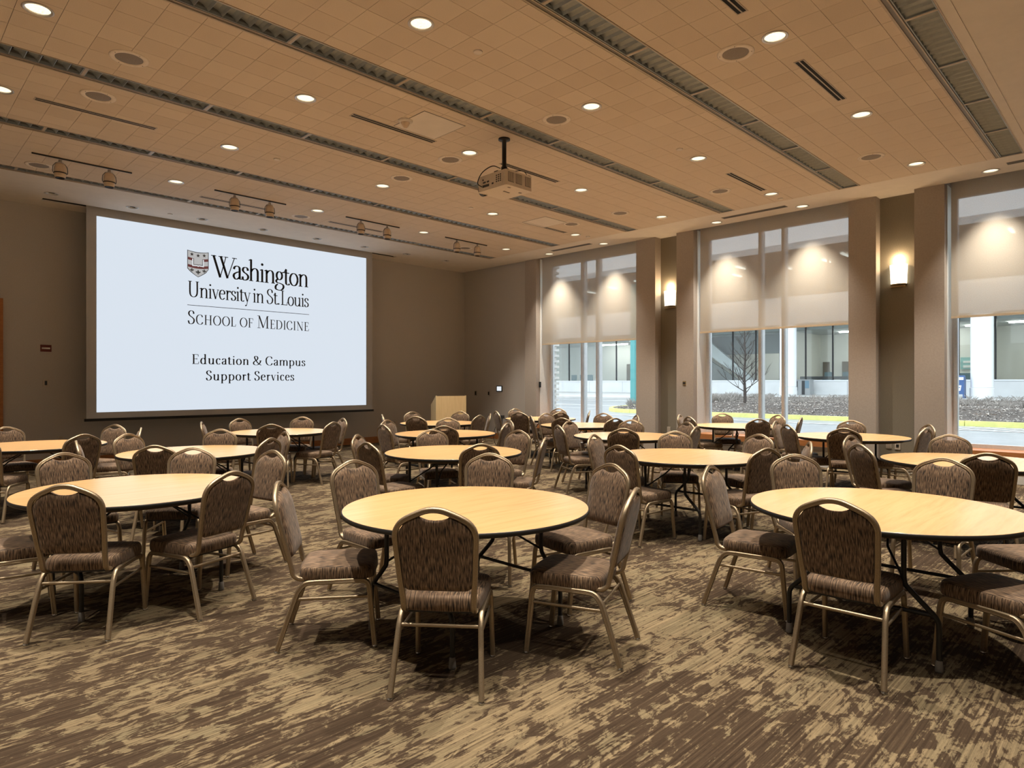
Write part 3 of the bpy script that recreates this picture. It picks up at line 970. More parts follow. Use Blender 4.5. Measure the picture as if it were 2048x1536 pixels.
def write(text, x0, x1, zb, cap, parent, hx=5.0, track=0, small=.0, mat='screen_ink'):
    """set one line between x0 and x1 on baseline zb; lower case in `small` > 0 means small capitals"""
    seq, adv = [], 0
    for ch in text:
        if ch == ' ':
            adv += 22 + track
            continue
        k = 1.0
        if small and ch.islower():
            ch, k = ch.upper(), small
        w_, st = G[ch]
        seq.append((adv, k, st))
        adv += w_ * k + track
    sx = (x1 - x0) / (adv - track)
    sz = cap / 100
    mb = MB()
    for (a, k, st) in seq:
        for q in st:
            kw = dict(sx=sx * k, sy=sz * k, ox=x0 + a * sx, oz=zb)
            h = hx / (k ** .4)
            if q[0] == 's':
                stroke(mb, [(q[1], q[2]), (q[1], q[3])], 2 * h * .96, **kw)
            elif q[0] == 'b':
                stroke(mb, [(q[1], q[3]), (q[2], q[3])], 3.6, **kw)
            elif q[0] == 'l':
                stroke(mb, [(q[1], q[2]), (q[3], q[4])], q[5] * (h / 5 if q[5] > 6 else 1.15), **kw)
            elif q[0] == 'c':
                stroke(mb, [(p[0], p[1]) for p in catmull([(a_, b_, 0) for a_, b_ in q[1]], 6)], None, h, 1.9, **kw)
            elif q[0] == 'e':
                stroke(mb, ell(q[1], q[2], q[3], q[4]), None, h, 1.9, **kw)
            elif q[0] == 'd':
                pts = ell(0, 0, q[3], q[3], 12)[:-1]
                mb.add([(kw['ox'] + (q[1] + p[0]) * kw['sx'], -.006, zb + (q[2] + p[1]) * kw['sy']) for p in pts], [tuple(range(12))])
    return mb.obj('lettering', mat, parent)


write('Washington', 4.885, 6.965, 3.605, .43, sc, 5.2, -6)
write('University in St.Louis', 4.43, 6.965, 3.165, .31, sc, 5.0, -4)
MB().box((4.43, -.0065, 3.0), (6.97, -.0045, 3.010)).obj('rule', 'screen_ink', sc)
write('School of Medicine', 4.43, 6.97, 2.638, .262, sc, 5.2, 2, .74)
write('Education & Campus', 4.51, 6.88, 1.862, .19, sc, 6.2, 5)
write('Support Services', 4.77, 6.62, 1.542, .195, sc, 6.2, 5)

# shield crest
def shield(dx, s_, z0=4.075, cx=4.628, w=.20, h=.515):
    pts = []
    for i in range(9):
        u = -1 + i / 4
        pts.append((cx + u * w * s_, z0 - (1 - s_) * .22 - .025 * (1 - u * u)))
    pts += [(cx + w * s_, z0 - h * .66 * 1)]
    for i in range(1, 9):
        u = 1 - i / 4
        pts.append((cx + u * w * s_, z0 - h * (.70 + .30 * (1 - abs(u)) ** .75) + (1 - s_) * .18))
    return pts


def flat(poly, yy, name, mat, parent):
    return MB().add([(p[0], yy, p[1]) for p in poly], [tuple(range(len(poly)))]).obj(name, mat, parent)


cr = flat(shield(0, 1.0), -.0055, 'crest', 'shield_blue', sc)
flat(shield(0, .945), -.0062, 'crest_field', 'screen_grey', cr)
cx, zt = 4.628, 4.075
for z0, z1 in ((-.135, -.185), (-.275, -.325)):
    mb = MB()
    L = [(cx - .188 + .047 * i, -.0068, zt + z0 - .022 * (1 - (i / 4 - 1) ** 2)) for i in range(9)]
    R = [(p[0], p[1], p[2] + (z1 - z0)) for p in L]
    mb.add(L + R, [(i, i + 1, 10 + i, 9 + i) for i in range(8)])
    mb.obj('crest_band', 'screen_maroon', cr)
mb = MB()
for i in range(3):
    c0 = (cx - .115 + .115 * i, zt - .078 - (.014 if i == 1 else 0))
    poly = []
    for q in range(10):
        r_ = .040 if q % 2 == 0 else .016
        a = PI / 2 + q * PI / 5
        poly.append((c0[0] + r_ * math.cos(a), -.0068, c0[1] + r_ * math.sin(a)))
    mb.add(poly, [tuple(range(10))])
mb.obj('crest_star', 'shield_blue', cr)
mb = MB()
for i in range(3):
    c0 = (cx - .115 + .115 * i, zt - .385 - (.035 if i == 1 else .0))
    s_ = 1.2 if i == 1 else .95
    for poly in ([(0, .045), (.014, .02), (0, -.045), (-.014, .02)], [(-.005, -.005), (-.03, .022), (-.04, .005), (-.03, -.004), (-.02, -.012)], [(.005, -.005), (.03, .022), (.04, .005), (.03, -.004), (.02, -.012)], [(-.022, -.016), (.022, -.016), (.022, -.022), (-.022, -.022)]):
        mb.add([(c0[0] + a * s_, -.0068, c0[1] + b * s_) for a, b in poly], [tuple(range(len(poly)))])
mb.obj('crest_lily', 'shield_blue', cr)
bk = flat([(cx - .11, zt - .16), (cx - .015, zt - .155), (cx, zt - .165), (cx + .015, zt - .155), (cx + .11, zt - .16), (cx + .11, zt - .305), (cx + .015, zt - .30), (cx, zt - .315), (cx - .015, zt - .30), (cx - .11, zt - .305)], -.0074, 'crest_book', 'screen_white', cr)
flat([(cx - .088, zt - .155), (cx + .088, zt - .155), (cx + .088, zt - .28), (cx + .012, zt - .276), (cx, zt - .287), (cx - .012, zt - .276), (cx - .088, zt - .28)], -.0079, 'crest_book_edge', 'shield_blue', cr)
flat([(cx - .078, zt - .15), (cx + .078, zt - .15), (cx + .078, zt - .268), (cx + .01, zt - .264), (cx, zt - .274), (cx - .01, zt - .264), (cx - .078, zt - .268)], -.0084, 'crest_page', 'screen_grey', cr)

# ------------------------------------------------------------------ roller shades
for k, (y0, y1, mu, lab) in enumerate(WINS):
    zb = (2.44, 2.50, 2.50)[k]
    s_ = thing('roller_shade', 'half lowered translucent beige roller shade on the ' + lab.split(',')[0].split(' with')[0], 'blind', (12.05, 0, 0), group='beige roller shades')
    MB().add([(0, y0 + .05, zb + .03), (0, y1 - .055, zb + .03), (0, y1 - .055, 4.78), (0, y0 + .05, 4.78)], [(0, 1, 2, 3)]).obj('cloth', 'shade_cloth', s_)
    MB().box((-.008, y0 + .05, zb), (.008, y1 - .055, zb + .034)).obj('hem_bar', 'shade_bar', s_)
    o = MB().lathe([(.001, 0), (.035, 0), (.035, y1 - y0 - .09), (.001, y1 - y0 - .09)], 16).obj('roller', 'jamb_white', s_)
    o.rotation_euler = (-PI / 2, 0, 0); o.location = (0.035, y0 + .045, 4.785)

# ------------------------------------------------------------------ wall fittings
for (yy, lab) in ((7.34, 'glowing glass wall sconce between the left and middle windows'), (3.05, 'glowing glass wall sconce between the middle and right windows')):
    s_ = thing('wall_sconce', lab, 'wall lamp', (12.10, yy, 3.07), group='wall sconces in the alcoves')
    prof = [(0, -.115), (-.055, -.108), (-.085, -.07), (-.098, 0), (-.085, .07), (-.055, .108), (0, .115)]
    top_ = [(0, -.128), (-.062, -.12), (-.096, -.078), (-.110, 0), (-.096, .078), (-.062, .12), (0, .128)]
    n = 7
    o = MB().add([(p[0] - .004, p[1], .055) for p in prof] + [(p[0] - .004, p[1], .37) for p in top_], [(i, i + 1, n + i + 1, n + i) for i in range(n - 1)], True).obj('glass_shade', 'sconce_glass', s_)
    MB().prism([(p[0] - .006, p[1] * 1.02) for p in prof], 2, 0, .018).prism([(p[0] - .006, p[1] * 1.02) for p in prof], 2, .035, .055).obj('metal_band', 'brass', s_)
    MB().box((-.012, -.10, .0), (0, .10, .36)).obj('backplate', 'brass', s_)
    l_ = bpy.data.lights.new('sconce_bulb', 'POINT'); l_.energy = 12; l_.color = (1, .72, .42); l_.shadow_soft_size = .03
    lo = bpy.data.objects.new('sconce_bulb', l_); COL.objects.link(lo); lo.parent = s_; lo.location = (-.05, 0, .45)


def wall_plate(name, label, cat, axis, pos, w_, h_, mats, inner=(.4, .55), glow=None):
    """axis 'y': on the screen wall facing -y; axis 'x': on a window wall facing -x"""
    p = thing(name, label, cat, pos)
    def bx(a0, a1, z0, z1, d0, d1):
        if axis == 'y':
            return MB().box((a0, -d1, z0), (a1, -d0, z1))
        return MB().box((-d1, a0, z0), (-d0, a1, z1))
    bx(-w_ / 2, w_ / 2, -h_ / 2, h_ / 2, .0, .012).obj('plate', mats[0], p)
    bx(-w_ / 2 * inner[0], w_ / 2 * inner[0], -h_ / 2 * inner[1], h_ / 2 * inner[1], .012, .018).obj('insert', mats[1], p)
    return p


fa = wall_plate('fire_alarm', 'dark red fire alarm with a white strobe on the left wall part', 'fire alarm', 'y', (2.26, YF, 2.10), .16, .12, ('fire_red', 'strobe'), (.75, .22))
wall_plate('light_switch', 'ivory light switch below the red fire alarm', 'switch', 'y', (2.26, YF, 1.49), .085, .125, ('plate_ivory', 'inner_dark'), (.42, .6))
wall_plate('wall_outlet', 'ivory outlet low on the wall under the light switch', 'outlet', 'y', (2.48, YF, .49), .08, .12, ('plate_ivory', 'slot_flange'), (.6, .7))
wall_plate('wall_outlet', 'ivory outlet low on the screen wall left of the podium', 'outlet', 'y', (9.63, YF, .46), .08, .12, ('plate_ivory', 'slot_flange'), (.6, .7))
wall_plate('wall_switch', 'small dark switch on the corner wall beside the podium', 'switch', 'x', (XR, 13.36, 1.21), .07, .12, ('wallcover_dark', 'slot_black'), (.5, .8))
wall_plate('wall_switch', 'pale framed dark switch left of the touch panel', 'switch', 'x', (XR, 12.83, 1.21), .085, .125, ('plate_ivory', 'slot_black'), (.5, .7))
wall_plate('touch_panel', 'black framed touch panel with a glowing white display', 'touch panel', 'x', (XR, 12.42, 1.34), .22, .155, ('slot_black', 'panel_glow'), (.74, .74))
wall_plate('wall_sensor', 'small brass wall control on the pier left of the middle window', 'switch', 'x', (11.88, 6.885, 1.49), .07, .085, ('brass', 'slot_black'), (.8, .35))
wall_plate('wall_outlet', 'left of two outlets in the right alcove', 'outlet', 'x', (12.10, 3.20, .45), .085, .10, ('plate_ivory', 'slot_flange'), (.6, .6))
wall_plate('wall_outlet', 'right of two outlets in the right alcove with a dark socket', 'outlet', 'x', (12.10, 3.07, .45), .08, .12, ('plate_ivory', 'slot_black'), (.5, .4))
wall_plate('wall_outlet', 'outlet low in the alcove between left and middle windows', 'outlet', 'x', (12.10, 7.38, .50), .08, .12, ('plate_ivory', 'slot_flange'), (.6, .7))
jr = thing('jamb_reader', 'small black reader on the white jamb of the leftmost window', 'switch', (12.0, 11.017, 1.45))
MB().box((-.03, -.022, -.07), (.03, 0, .07)).obj('body', 'slot_black', jr)
MB().box((-.015, -.025, -.02), (.015, -.022, .05)).obj('lens', 'dark_metal', jr)

# ------------------------------------------------------------------ podium
pd = thing('podium', 'pale wooden podium with a sloping top in the far corner', 'podium', (9.62, 11.62, 0), math.atan2(.42, .9) * -1)
# local: front faces -y
MB().box((-.34, -.02, .10), (.34, 0, 1.19)).obj('front_panel', 'podium_wood', pd)
for sx_ in (-1, 1):
    x_ = .36 * sx_
    MB().prism([(-.02, 0), (.50, 0), (.50, .98), (.0, 1.2), (-.02, 1.2)], 0, min(x_, x_ - .02 * sx_), max(x_, x_ - .02 * sx_)).obj('side_panel', 'podium_wood', pd)
MB().prism([(.0, 1.165), (.0, 1.185), (.49, .975), (.49, .955)], 0, -.34, .34).obj('reading_top', 'podium_wood', pd)
MB().box((-.34, -.008, 0), (.34, .01, .10)).obj('toe_kick', 'orange_wood', pd)
MB().box((-.34, .02, .55), (.34, .48, .57)).obj('shelf', 'podium_wood', pd)
cb = thing('headset_cable', 'black cable and handset hanging in the far corner by a chair', 'cable', (9.5, 9.83, 0))
MB().tube(catmull([(.35, .3, .02), (.0, .05, .05), (-.12, .1, .35), (-.05, .05, .66), (.05, .0, .72)], 6), .006, 6).obj('cord', 'black_edge', cb)
MB().tube(catmull([(.35, .3, .02), (.3, .28, .4), (.28, .26, .74)], 4), .014, 8).lathe([(.001, 0), (.13, 0), (.13, .015), (.02, .03)], 20, (.35, .3, 0)).box((.24, .22, .72), (.32, .30, .79)).obj('stand', 'black_edge', cb)

# ------------------------------------------------------------------ round tables
RT, HT = .742, .742


def make_table():
    r = thing('round_table', '', 'table', group='round banquet tables')
    MB().lathe([(.001, HT), (RT - .006, HT), (RT - .004, HT - .002)], 96, smooth=False).obj('tabletop', 'table_wood', r)
    MB().lathe([(RT - .005, HT - .001), (RT, HT - .004), (RT, HT - .024), (RT - .006, HT - .028), (.001, HT - .028)], 96).obj('edge_band', 'black_edge', r)
    MB().lathe([(RT - .09, HT - .028), (RT - .09, HT - .05), (RT - .11, HT - .05), (RT - .11, HT - .028)], 64).obj('apron', 'underside', r)
    for sx_ in (-1, 1):
        xx = .43 * sx_
        for sy_ in (-1, 1):
            pts = catmull([(xx, .22 * sy_, HT - .03), (xx, .22 * sy_, .55), (xx, .222 * sy_, .44), (xx, .245 * sy_, .40), (xx, .345 * sy_, .30), (xx, .372 * sy_, .265), (xx, .38 * sy_, .22), (xx, .38 * sy_, .045)], 4)
            lg = MB().tube(pts, .0135, 10, (1, 0, 0)).obj('leg', 'dark_metal', r)
            MB().lathe([(.001, 0), (.019, 0), (.02, .01), (.017, .055), (.013, .062)], 14, (xx, .38 * sy_, 0)).obj('foot', 'grey_plastic', lg)
        MB().tube([(xx, -.36, .285), (xx, .36, .285)], .011, 8).obj('crossbar', 'dark_metal', r)
        MB().box((xx - .02, -.27, HT - .05), (xx + .02, .27, HT - .028)).obj('hinge_rail', 'dark_metal', r)
        for sy_ in (-1, 1):
            MB().tube([(xx * .12, .05 * sy_, HT - .045), (xx * .60, .10 * sy_, .57), (xx, .222 * sy_, .44)], .007, 6, (0, 1, 0)).obj('brace', 'dark_metal', r)
    MB().box((-.06, -.10, HT - .055), (.06, .10, HT - .028)).obj('brace_plate', 'dark_metal', r)
    return r


TABLES = {
 'A': (2.60, 2.99, 'front middle table'), 'B': (4.34, 1.19, 'front right table'), 'C': (1.38, 5.15, 'front left table'),
 'D': (4.55, 5.45, 'table right behind the front middle one'), 'E': (6.0, 3.45, 'table right behind the front right one'), 'F': (2.55, 7.45, 'table right behind the front left one'),
 'G': (1.46, 9.6, 'table cut by the left photo edge'), 'H': (4.55, 9.6, 'table below the screen'), 'I': (6.12, 7.52, 'middle table under the projector'),
 'J': (7.65, 5.36, 'third table back from the front right one'), 'K': (7.5, 1.3, 'table before the right window'), 'L': (9.8, 3.08, 'table before the right sconce'),
 'M': (10.87, 5.27, 'table before the middle window'), 'N': (7.66, 9.58, 'table before the podium'), 'O': (9.07, 7.3, 'nearer table before the left window'), 'P': (10.1, 9.25, 'far corner table before the left window')}
tb0 = None
for k, (xx, yy, nm) in TABLES.items():
    lab = 'round maple topped folding table, the ' + nm
    if tb0 is None:
        tb0 = make_table()
        tb0.location = (xx, yy, 0); tb0['label'] = lab
    else:
        dup(tb0, (xx, yy, 0), random.uniform(-.06, .06), lab)

# ------------------------------------------------------------------ banquet chairs
FR = [(.171, .45), (.174, .50), (.182, .60), (.189, .72), (.1915, .76), (.190, .785), (.181, .814), (.161, .840), (.130, .861), (.080, .884), (.040, .899), (0, .904)]


def back_y(z):
    return -.24 - (z - .45) * .235


def make_chair():
    r = thing('banquet_chair', '', 'chair', group='banquet chairs around the round tables')
    # seat cushion
    out = []
    cs = [(.205, .215, .06), (-.205, .215, .06), (-.192, -.20, .05), (.192, -.20, .05)]
    for i, (cx_, cy_, rr) in enumerate(cs):
        sx_, sy_ = (1 if cx_ > 0 else -1), (1 if cy_ > 0 else -1)
        a0 = {(1, 1): 0, (-1, 1): PI / 2, (-1, -1): PI, (1, -1): 1.5 * PI}[(sx_, sy_)]
        for q in range(6):
            a = a0 + q / 5 * PI / 2
            out.append((cx_ - sx_ * rr + rr * math.cos(a), cy_ - sy_ * rr + rr * math.sin(a)))
        # bulge on the side towards the next corner
        nx_ = cs[(i + 1) % 4]
        out.append(((out[-1][0] + nx_[0]) / 2 * (1.0 if abs(out[-1][1] - nx_[1]) < .05 else 1.02), (out[-1][1] + nx_[1]) / 2 * (1.04 if abs(out[-1][1] - nx_[1]) < .05 else 1)))
    rings = [(.90, .384), (.985, .386), (1.0, .394), (1.004, .42), (1.0, .434), (.985, .447), (.955, .456), (.85, .463), (.6, .468), (.3, .470)]
    n = len(out)
    vs, fs = [], []
    for (s_, z_) in rings:
        vs += [(x_ * s_, y_ * s_, z_) for x_, y_ in out]
    for i in range(len(rings) - 1):
        for j in range(n):
            q = (j + 1) % n
            fs.append((i * n + j, i * n + q, (i + 1) * n + q, (i + 1) * n + j))
    fs.append(tuple((len(rings) - 1) * n + j for j in range(n)))
    fs.append(tuple(range(n - 1, -1, -1)))
    MB().add(vs, fs, True).obj('seat', 'chair_fabric', r)
    MB().box((-.185, -.17, .368), (.185, .17, .384)).obj('seat_base', 'dark_metal', r)
    # back frame: one continuous fluted tube
    half = [(.170, -.03, .388), (.170, -.16, .388), (.170, -.205, .393), (.170, -.232, .415)] + [(x_, back_y(z_), z_) for x_, z_ in FR]
    path = half + [(-x_, y_, z_) for x_, y_, z_ in half[-2::-1]]
    MB().sweep(catmull(path, 3), flute_prof(.027, .024), (1, 0, 0)).obj('back_frame', 'chair_metal', r)
    # upholstered back pad, concave under the hand hole
    ins = .0105
    def pt(x_, z_):
        return (x_, z_)
    right = [(0, .502), (.09, .502), (.142, .504), (.160, .515), (.168, .54)]
    right += [(x_ - ins - .003, z_ - (.007 if z_ > .8 else 0)) for x_, z_ in FR[2:8]]
    right += [(.122, .851), (.090, .865), (.076, .871), (.058, .861), (.034, .853)]
    outl = right + [(0, .850)] + [(-x_, z_) for x_, z_ in right[:0:-1]]
    c0 = (0, .68)
    n = len(outl)
    vs, fs = [], []
    lay = [(.55, -.017), (.85, -.016), (.96, -.012), (1.0, -.004), (1.0, .006), (.965, .019), (.88, .027), (.62, .033), (.3, .035)]
    ln_ = Vector((0, .235, 1)).normalized()
    for (s_, dd) in lay:
        for x_, z_ in outl:
            X_, Z_ = x_ * s_, c0[1] + (z_ - c0[1]) * s_
            vs.append((X_, back_y(Z_) + dd * .973, Z_ + dd * .229))
    for i in range(len(lay) - 1):
        for j in range(n):
            q = (j + 1) % n
            fs.append((i * n + j, i * n + q, (i + 1) * n + q, (i + 1) * n + j))
    fs.append(tuple(range(n - 1, -1, -1))); fs.append(tuple((len(lay) - 1) * n + j for j in range(n)))
    fix_normals(MB().add(vs, fs, True).obj('backrest', 'chair_fabric', r))
    pr = rect_prof(.025, .028, .005, True)
    for s_ in (-1, 1):
        f = catmull([(s_ * .207, .218, .012), (s_ * .202, .195, .25), (s_ * .2, .188, .33), (s_ * .197, .172, .366), (s_ * .196, .13, .375), (s_ * .195, .0, .375)], 3)
        b = catmull([(s_ * .195, .0, .375), (s_ * .196, -.12, .374), (s_ * .197, -.165, .366), (s_ * .199, -.195, .335), (s_ * .202, -.22, .28), (s_ * .217, -.31, .012)], 3)
        for p_ in (f, b):
            lg = MB().sweep(p_, pr, (1, 0, 0)).obj('leg', 'chair_metal', r)
            q = p_[0] if p_ is f else p_[-1]
            MB().lathe([(.001, 0), (.014, 0), (.016, .004), (.013, .012), (.009, .016)], 12, (q.x, q.y, 0)).obj('glide', 'chrome', lg)
        MB().sweep([(s_ * .199, .19, .285), (s_ * .200, -.212, .285)], rect_prof(.012, .017, .004), (1, 0, 0)).obj('side_stretcher', 'chair_metal', r)
    MB().sweep([(-.2, -.205, .318), (.2, -.205, .318)], rect_prof(.014, .018, .005), (0, 1, 0)).obj('rear_stretcher', 'chair_metal', r)
    return r


# world position of the middle of each back top, grouped by table
CH = {
 'A': [(1.86, 2.37), (1.71, 3.64), (2.58, 4.26), (3.63, 3.89), (3.78, 2.77), (2.99, 2.03)],
 'B': [(4.19, 2.23), (5.32, 2.09), (3.41, 1.15), (5.85, 1.17), (5.30, .33), (3.97, .24)],
 'C': [(.80, 4.39), (1.16, 6.40), (2.08, 6.11), (1.70, 4.28), (2.48, 5.37), (.33, 5.28)],
 'D': [(3.90, 6.35), (3.45, 5.44), (4.99, 6.40), (4.13, 4.55), (5.67, 5.55), (5.11, 4.61)],
 'E': [(5.77, 4.48), (4.95, 3.55), (6.87, 4.11), (5.65, 2.46), (7.14, 3.19), (6.57, 2.43)],
 'F': [(2.12, 8.32), (1.90, 6.57), (1.50, 7.66), (3.02, 6.60), (3.54, 7.35), (3.15, 8.30)],
 'G': [(1.32, 10.73), (1.75, 8.57), (2.47, 10.26), (2.53, 9.31), (.84, 8.74)],
 'H': [(4.32, 10.60), (4.03, 8.79), (5.29, 10.35), (4.93, 8.68), (5.56, 9.48), (3.55, 10.08)],
 'I': [(5.08, 7.61), (5.79, 8.56), (6.85, 8.35), (5.52, 6.82), (6.53, 6.63), (7.13, 7.19)],
 'J': [(6.72, 5.83), (7.57, 6.35), (8.50, 5.86), (6.82, 4.82), (7.84, 4.36), (8.64, 4.96)],
 'K': [(6.65, 2.01), (7.67, 2.41), (8.57, 1.66), (6.53, 1.00)],
 'L': [(9.75, 4.11), (9.06, 3.66), (10.78, 3.37), (8.84, 2.85), (10.47, 2.27), (9.65, 2.12)],
 'M': [(11.60, 5.92), (10.19, 4.57), (10.03, 5.73), (10.61, 6.25), (11.70, 4.88), (11.11, 4.25)],
 'N': [(6.74, 10.12), (7.82, 10.67), (6.74, 9.09), (8.55, 10.02), (7.84, 8.66), (8.39, 8.97)],
 'O': [(8.33, 7.86), (9.24, 8.32), (8.16, 6.99), (10.03, 7.54), (8.73, 6.33), (9.85, 6.67)],
 'P': [(9.19, 9.66), (10.38, 10.28), (9.17, 8.97), (11.15, 9.65), (9.71, 8.36), (10.73, 8.43)]}
DIRS = [(0, 'on the camera side of'), (45, 'on the near right of'), (90, 'on the right side of'), (135, 'on the far right of'), (180, 'on the far side of'), (225, 'on the far left of'), (270, 'on the left side of'), (315, 'on the near left of')]
import itertools
ch0 = None
for k, lst in CH.items():
    tx, ty, nm = TABLES[k]
    rel = []
    for (xx, yy) in lst:
        a = math.degrees(math.atan2(yy - ty, xx - tx) - math.atan2(-ty, -tx)) % 360
        rel.append(a)
    # assign distinct direction words around the table
    best = None
    idx = sorted(range(len(lst)), key=lambda i: rel[i])
    for combo in itertools.combinations(range(8), len(lst)):
        for sft in range(len(lst)):
            cst = 0
            for q, i in enumerate(idx):
                dd = abs(rel[i] - DIRS[combo[(q + sft) % len(lst)]][0]) % 360
                cst += min(dd, 360 - dd) ** 2
            if best is None or cst < best[0]:
                best = (cst, {i: DIRS[combo[(q + sft) % len(lst)]][1] for q, i in enumerate(idx)})
    for i, (xx, yy) in enumerate(lst):
        f = Vector((tx - xx, ty - yy)); f.normalize()
        px, py = xx + f.x * .345, yy + f.y * .345
        rz = math.atan2(-f.x, f.y)
        lab = 'banquet chair %s the %s' % (best[1][i], nm)
        if ch0 is None:
            ch0 = make_chair()
            ch0.location = (px, py, 0); ch0.rotation_euler = (0, 0, rz); ch0['label'] = lab
        else:
            dup(ch0, (px, py, 0), rz, lab, skip=() if k in 'ABCDE' else ('glide',))

# ------------------------------------------------------------------ outside
def gz(x):
    return .02 + (x - 12.55) * .0225 if x < 22.5 else .245 + (x - 22.5) * .0222


rd = MB().add([(12.5, -40, gz(12.5)), (22.5, -40, gz(22.5)), (44, -40, gz(44)), (12.5, 75, gz(12.5)), (22.5, 75, gz(22.5)), (44, 75, gz(44))], [(0, 1, 4, 3), (1, 2, 5, 4)]).obj('road', 'asphalt')
tag(rd, 'pale wet asphalt road sloping up outside the windows', 'road', kind='structure')
mb = MB()
for (x_, y0, y1, w_) in ((31.0, 18.5, 40, .25), (26.5, 18.5, 40, .25), (24.2, 18.5, 40, .12), (21.0, -12, 15.5, .14)):
    mb.add([(x_, y0, gz(x_) + .012), (x_ + w_, y0, gz(x_ + w_) + .012), (x_ + w_, y1, gz(x_ + w_) + .012), (x_, y1, gz(x_) + .012)], [(0, 1, 2, 3)])
for q in range(7):
    y_ = 4.2 - q * .35
    mb.add([(21.3, y_, gz(21.3) + .012), (21.45, y_, gz(21.4) + .012), (22.3, y_ - .5, gz(22.3) + .012), (22.15, y_ - .5, gz(22.1) + .012)], [(0, 1, 2, 3)])
mb.obj('lane_marking', 'road_white', rd)
# planter island with yellow kerb, built of separate kerb stones
pl = thing('planter_island', 'raised planting bed with a yellow kerb across the road', 'planter', (0, 0, 0))
path = []
y_ = -14.0
while y_ < 14.0:
    path.append((22.5, y_)); y_ += 3.0
path.append((22.5, 15.6))
for q in range(1, 8):
    a = PI + q / 8 * (-PI / 2)
    path.append((24.6 + 2.1 * math.cos(a), 15.6 + 2.1 * math.sin(a)))
path += [(24.6, 17.7), (27, 17.7), (30, 17.7), (33, 17.7)]
for p, q in zip(path[:-1], path[1:]):
    a, b = Vector(p), Vector(q)
    dv = (b - a).normalized(); nv = Vector((dv.y, -dv.x))
    a2, b2 = a + dv * .008, b - dv * .008
    z0, z1 = gz(a.x) , gz(b.x)
    vs = []
    for (pt_, z_) in ((a2, z0), (b2, z1)):
        for (off, h_) in ((0, -.02), (.02, .15), (.17, .15), (.17, -.02)):
            w2 = pt_ + nv * off
            vs.append((w2.x, w2.y, z_ + h_))
    MB().add(vs, [(0, 1, 5, 4), (1, 2, 6, 5), (2, 3, 7, 6), (0, 3, 2, 1), (4, 5, 6, 7)]).obj('kerb_stone', 'curb_yellow', pl)


def mound(x_, y_):
    e = min(1, max(0, (x_ - 22.65) / 3.0), max(0, (17.5 - y_) / 2.5)) if y_ < 17.5 else 0
    e = max(0, min(1, e))
    return gz(x_) + .12 + .20 * (e * e * (3 - 2 * e)) + .03 * math.sin(x_ * 2.3 + y_) * math.sin(y_ * 1.7)


vs, fs = [], []
NX, NY = 14, 40
for i in range(NX + 1):
    for j in range(NY + 1):
        x_ = 22.66 + (33 - 22.66) * i / NX
        ymax = 17.54
        if x_ < 24.6:
            ymax = 15.6 + math.sqrt(max(0, 1.95 ** 2 - (24.6 - x_) ** 2))
        y_ = -14 + (ymax + 14) * j / NY
        vs.append((x_, y_, mound(x_, y_)))
for i in range(NX):
    for j in range(NY):
        a = i * (NY + 1) + j
        fs.append((a, a + NY + 1, a + NY + 2, a + 1))
MB().add(vs, fs, True).obj('soil_bed', 'soil', pl)
rnd = random.Random(3)
mb, ml = MB(), MB()
for q in range(8500):
    x_, y_ = 22.75 + 8 * rnd.random() ** 1.4, rnd.uniform(-6, 17.4)
    if x_ < 24.6 and y_ > 15.6 + math.sqrt(max(0, 1.85 ** 2 - (24.6 - x_) ** 2)):
        continue
    z_ = mound(x_, y_)
    s_ = rnd.uniform(.025, .075)
    a = rnd.uniform(0, PI)
    c_, d_ = math.cos(a) * s_, math.sin(a) * s_
    up = rnd.uniform(.015, .05)
    (ml if rnd.random() < .13 else mb).add([(x_ - c_, y_ - d_, z_), (x_ + d_ * .4, y_ - c_ * .4, z_ + up), (x_ + c_, y_ + d_, z_ + .01), (x_ - d_ * .4, y_ + c_ * .4, z_ + up * .6)], [(0, 1, 2, 3)])
o = mb.obj('bark_mulch', 'mulch_chip'); tag(o, 'dark bark mulch covering the bed behind the yellow kerb', 'mulch', kind='stuff')
o = ml.obj('leaf_litter', 'leaf_litter'); tag(o, 'pale dry leaves lying in the planting bed', 'leaves', kind='stuff')
mb = MB()
for q in range(620):
    x_, y_ = rnd.uniform(26.5, 32.5), rnd.uniform(-5, 17.0)
    if q % 3 == 0:
        x_, y_ = rnd.uniform(23.8, 29), rnd.uniform(13.6, 17.0)
    z_ = mound(x_, y_)
    for b_ in range(14):
        a = rnd.uniform(0, 2 * PI); h_ = rnd.uniform(.05, .24) * (1.7 if q % 3 == 0 and x_ < 29 else 1); l_ = rnd.uniform(.03, .26)
        tx_, ty_ = x_ + math.cos(a) * l_, y_ + math.sin(a) * l_
        mb.add([(x_ - .003, y_ + .005, z_), (x_ + .003, y_ - .005, z_), ((x_ + tx_) / 2, (y_ + ty_) / 2, z_ + h_ * .7), (tx_, ty_, z_ + h_)], [(0, 1, 2), (1, 3, 2)])
o = mb.obj('dry_shrubs', 'dry_grass'); tag(o, 'thin bare winter shrubs and grasses in the planting bed', 'shrubs', kind='stuff')

# bare tree
tr_ = thing('bare_tree', 'small leafless tree in the planting bed outside the middle window', 'tree', (26, 12.25, mound(26, 12.25) - .05))
rt = random.Random(11)
trunk, brs = MB(), MB()
tp_ = [(0, 0, 0), (.02, .01, .6), (-.01, .02, 1.2), (.01, -.01, 2.0), (0, .02, 2.8), (.01, 0, 3.5)]
trunk.tube(catmull(tp_, 4), .075, 8, scales=[1 - .9 * i / 20 for i in range(21)])
trunk.obj('trunk', 'bark', tr_)


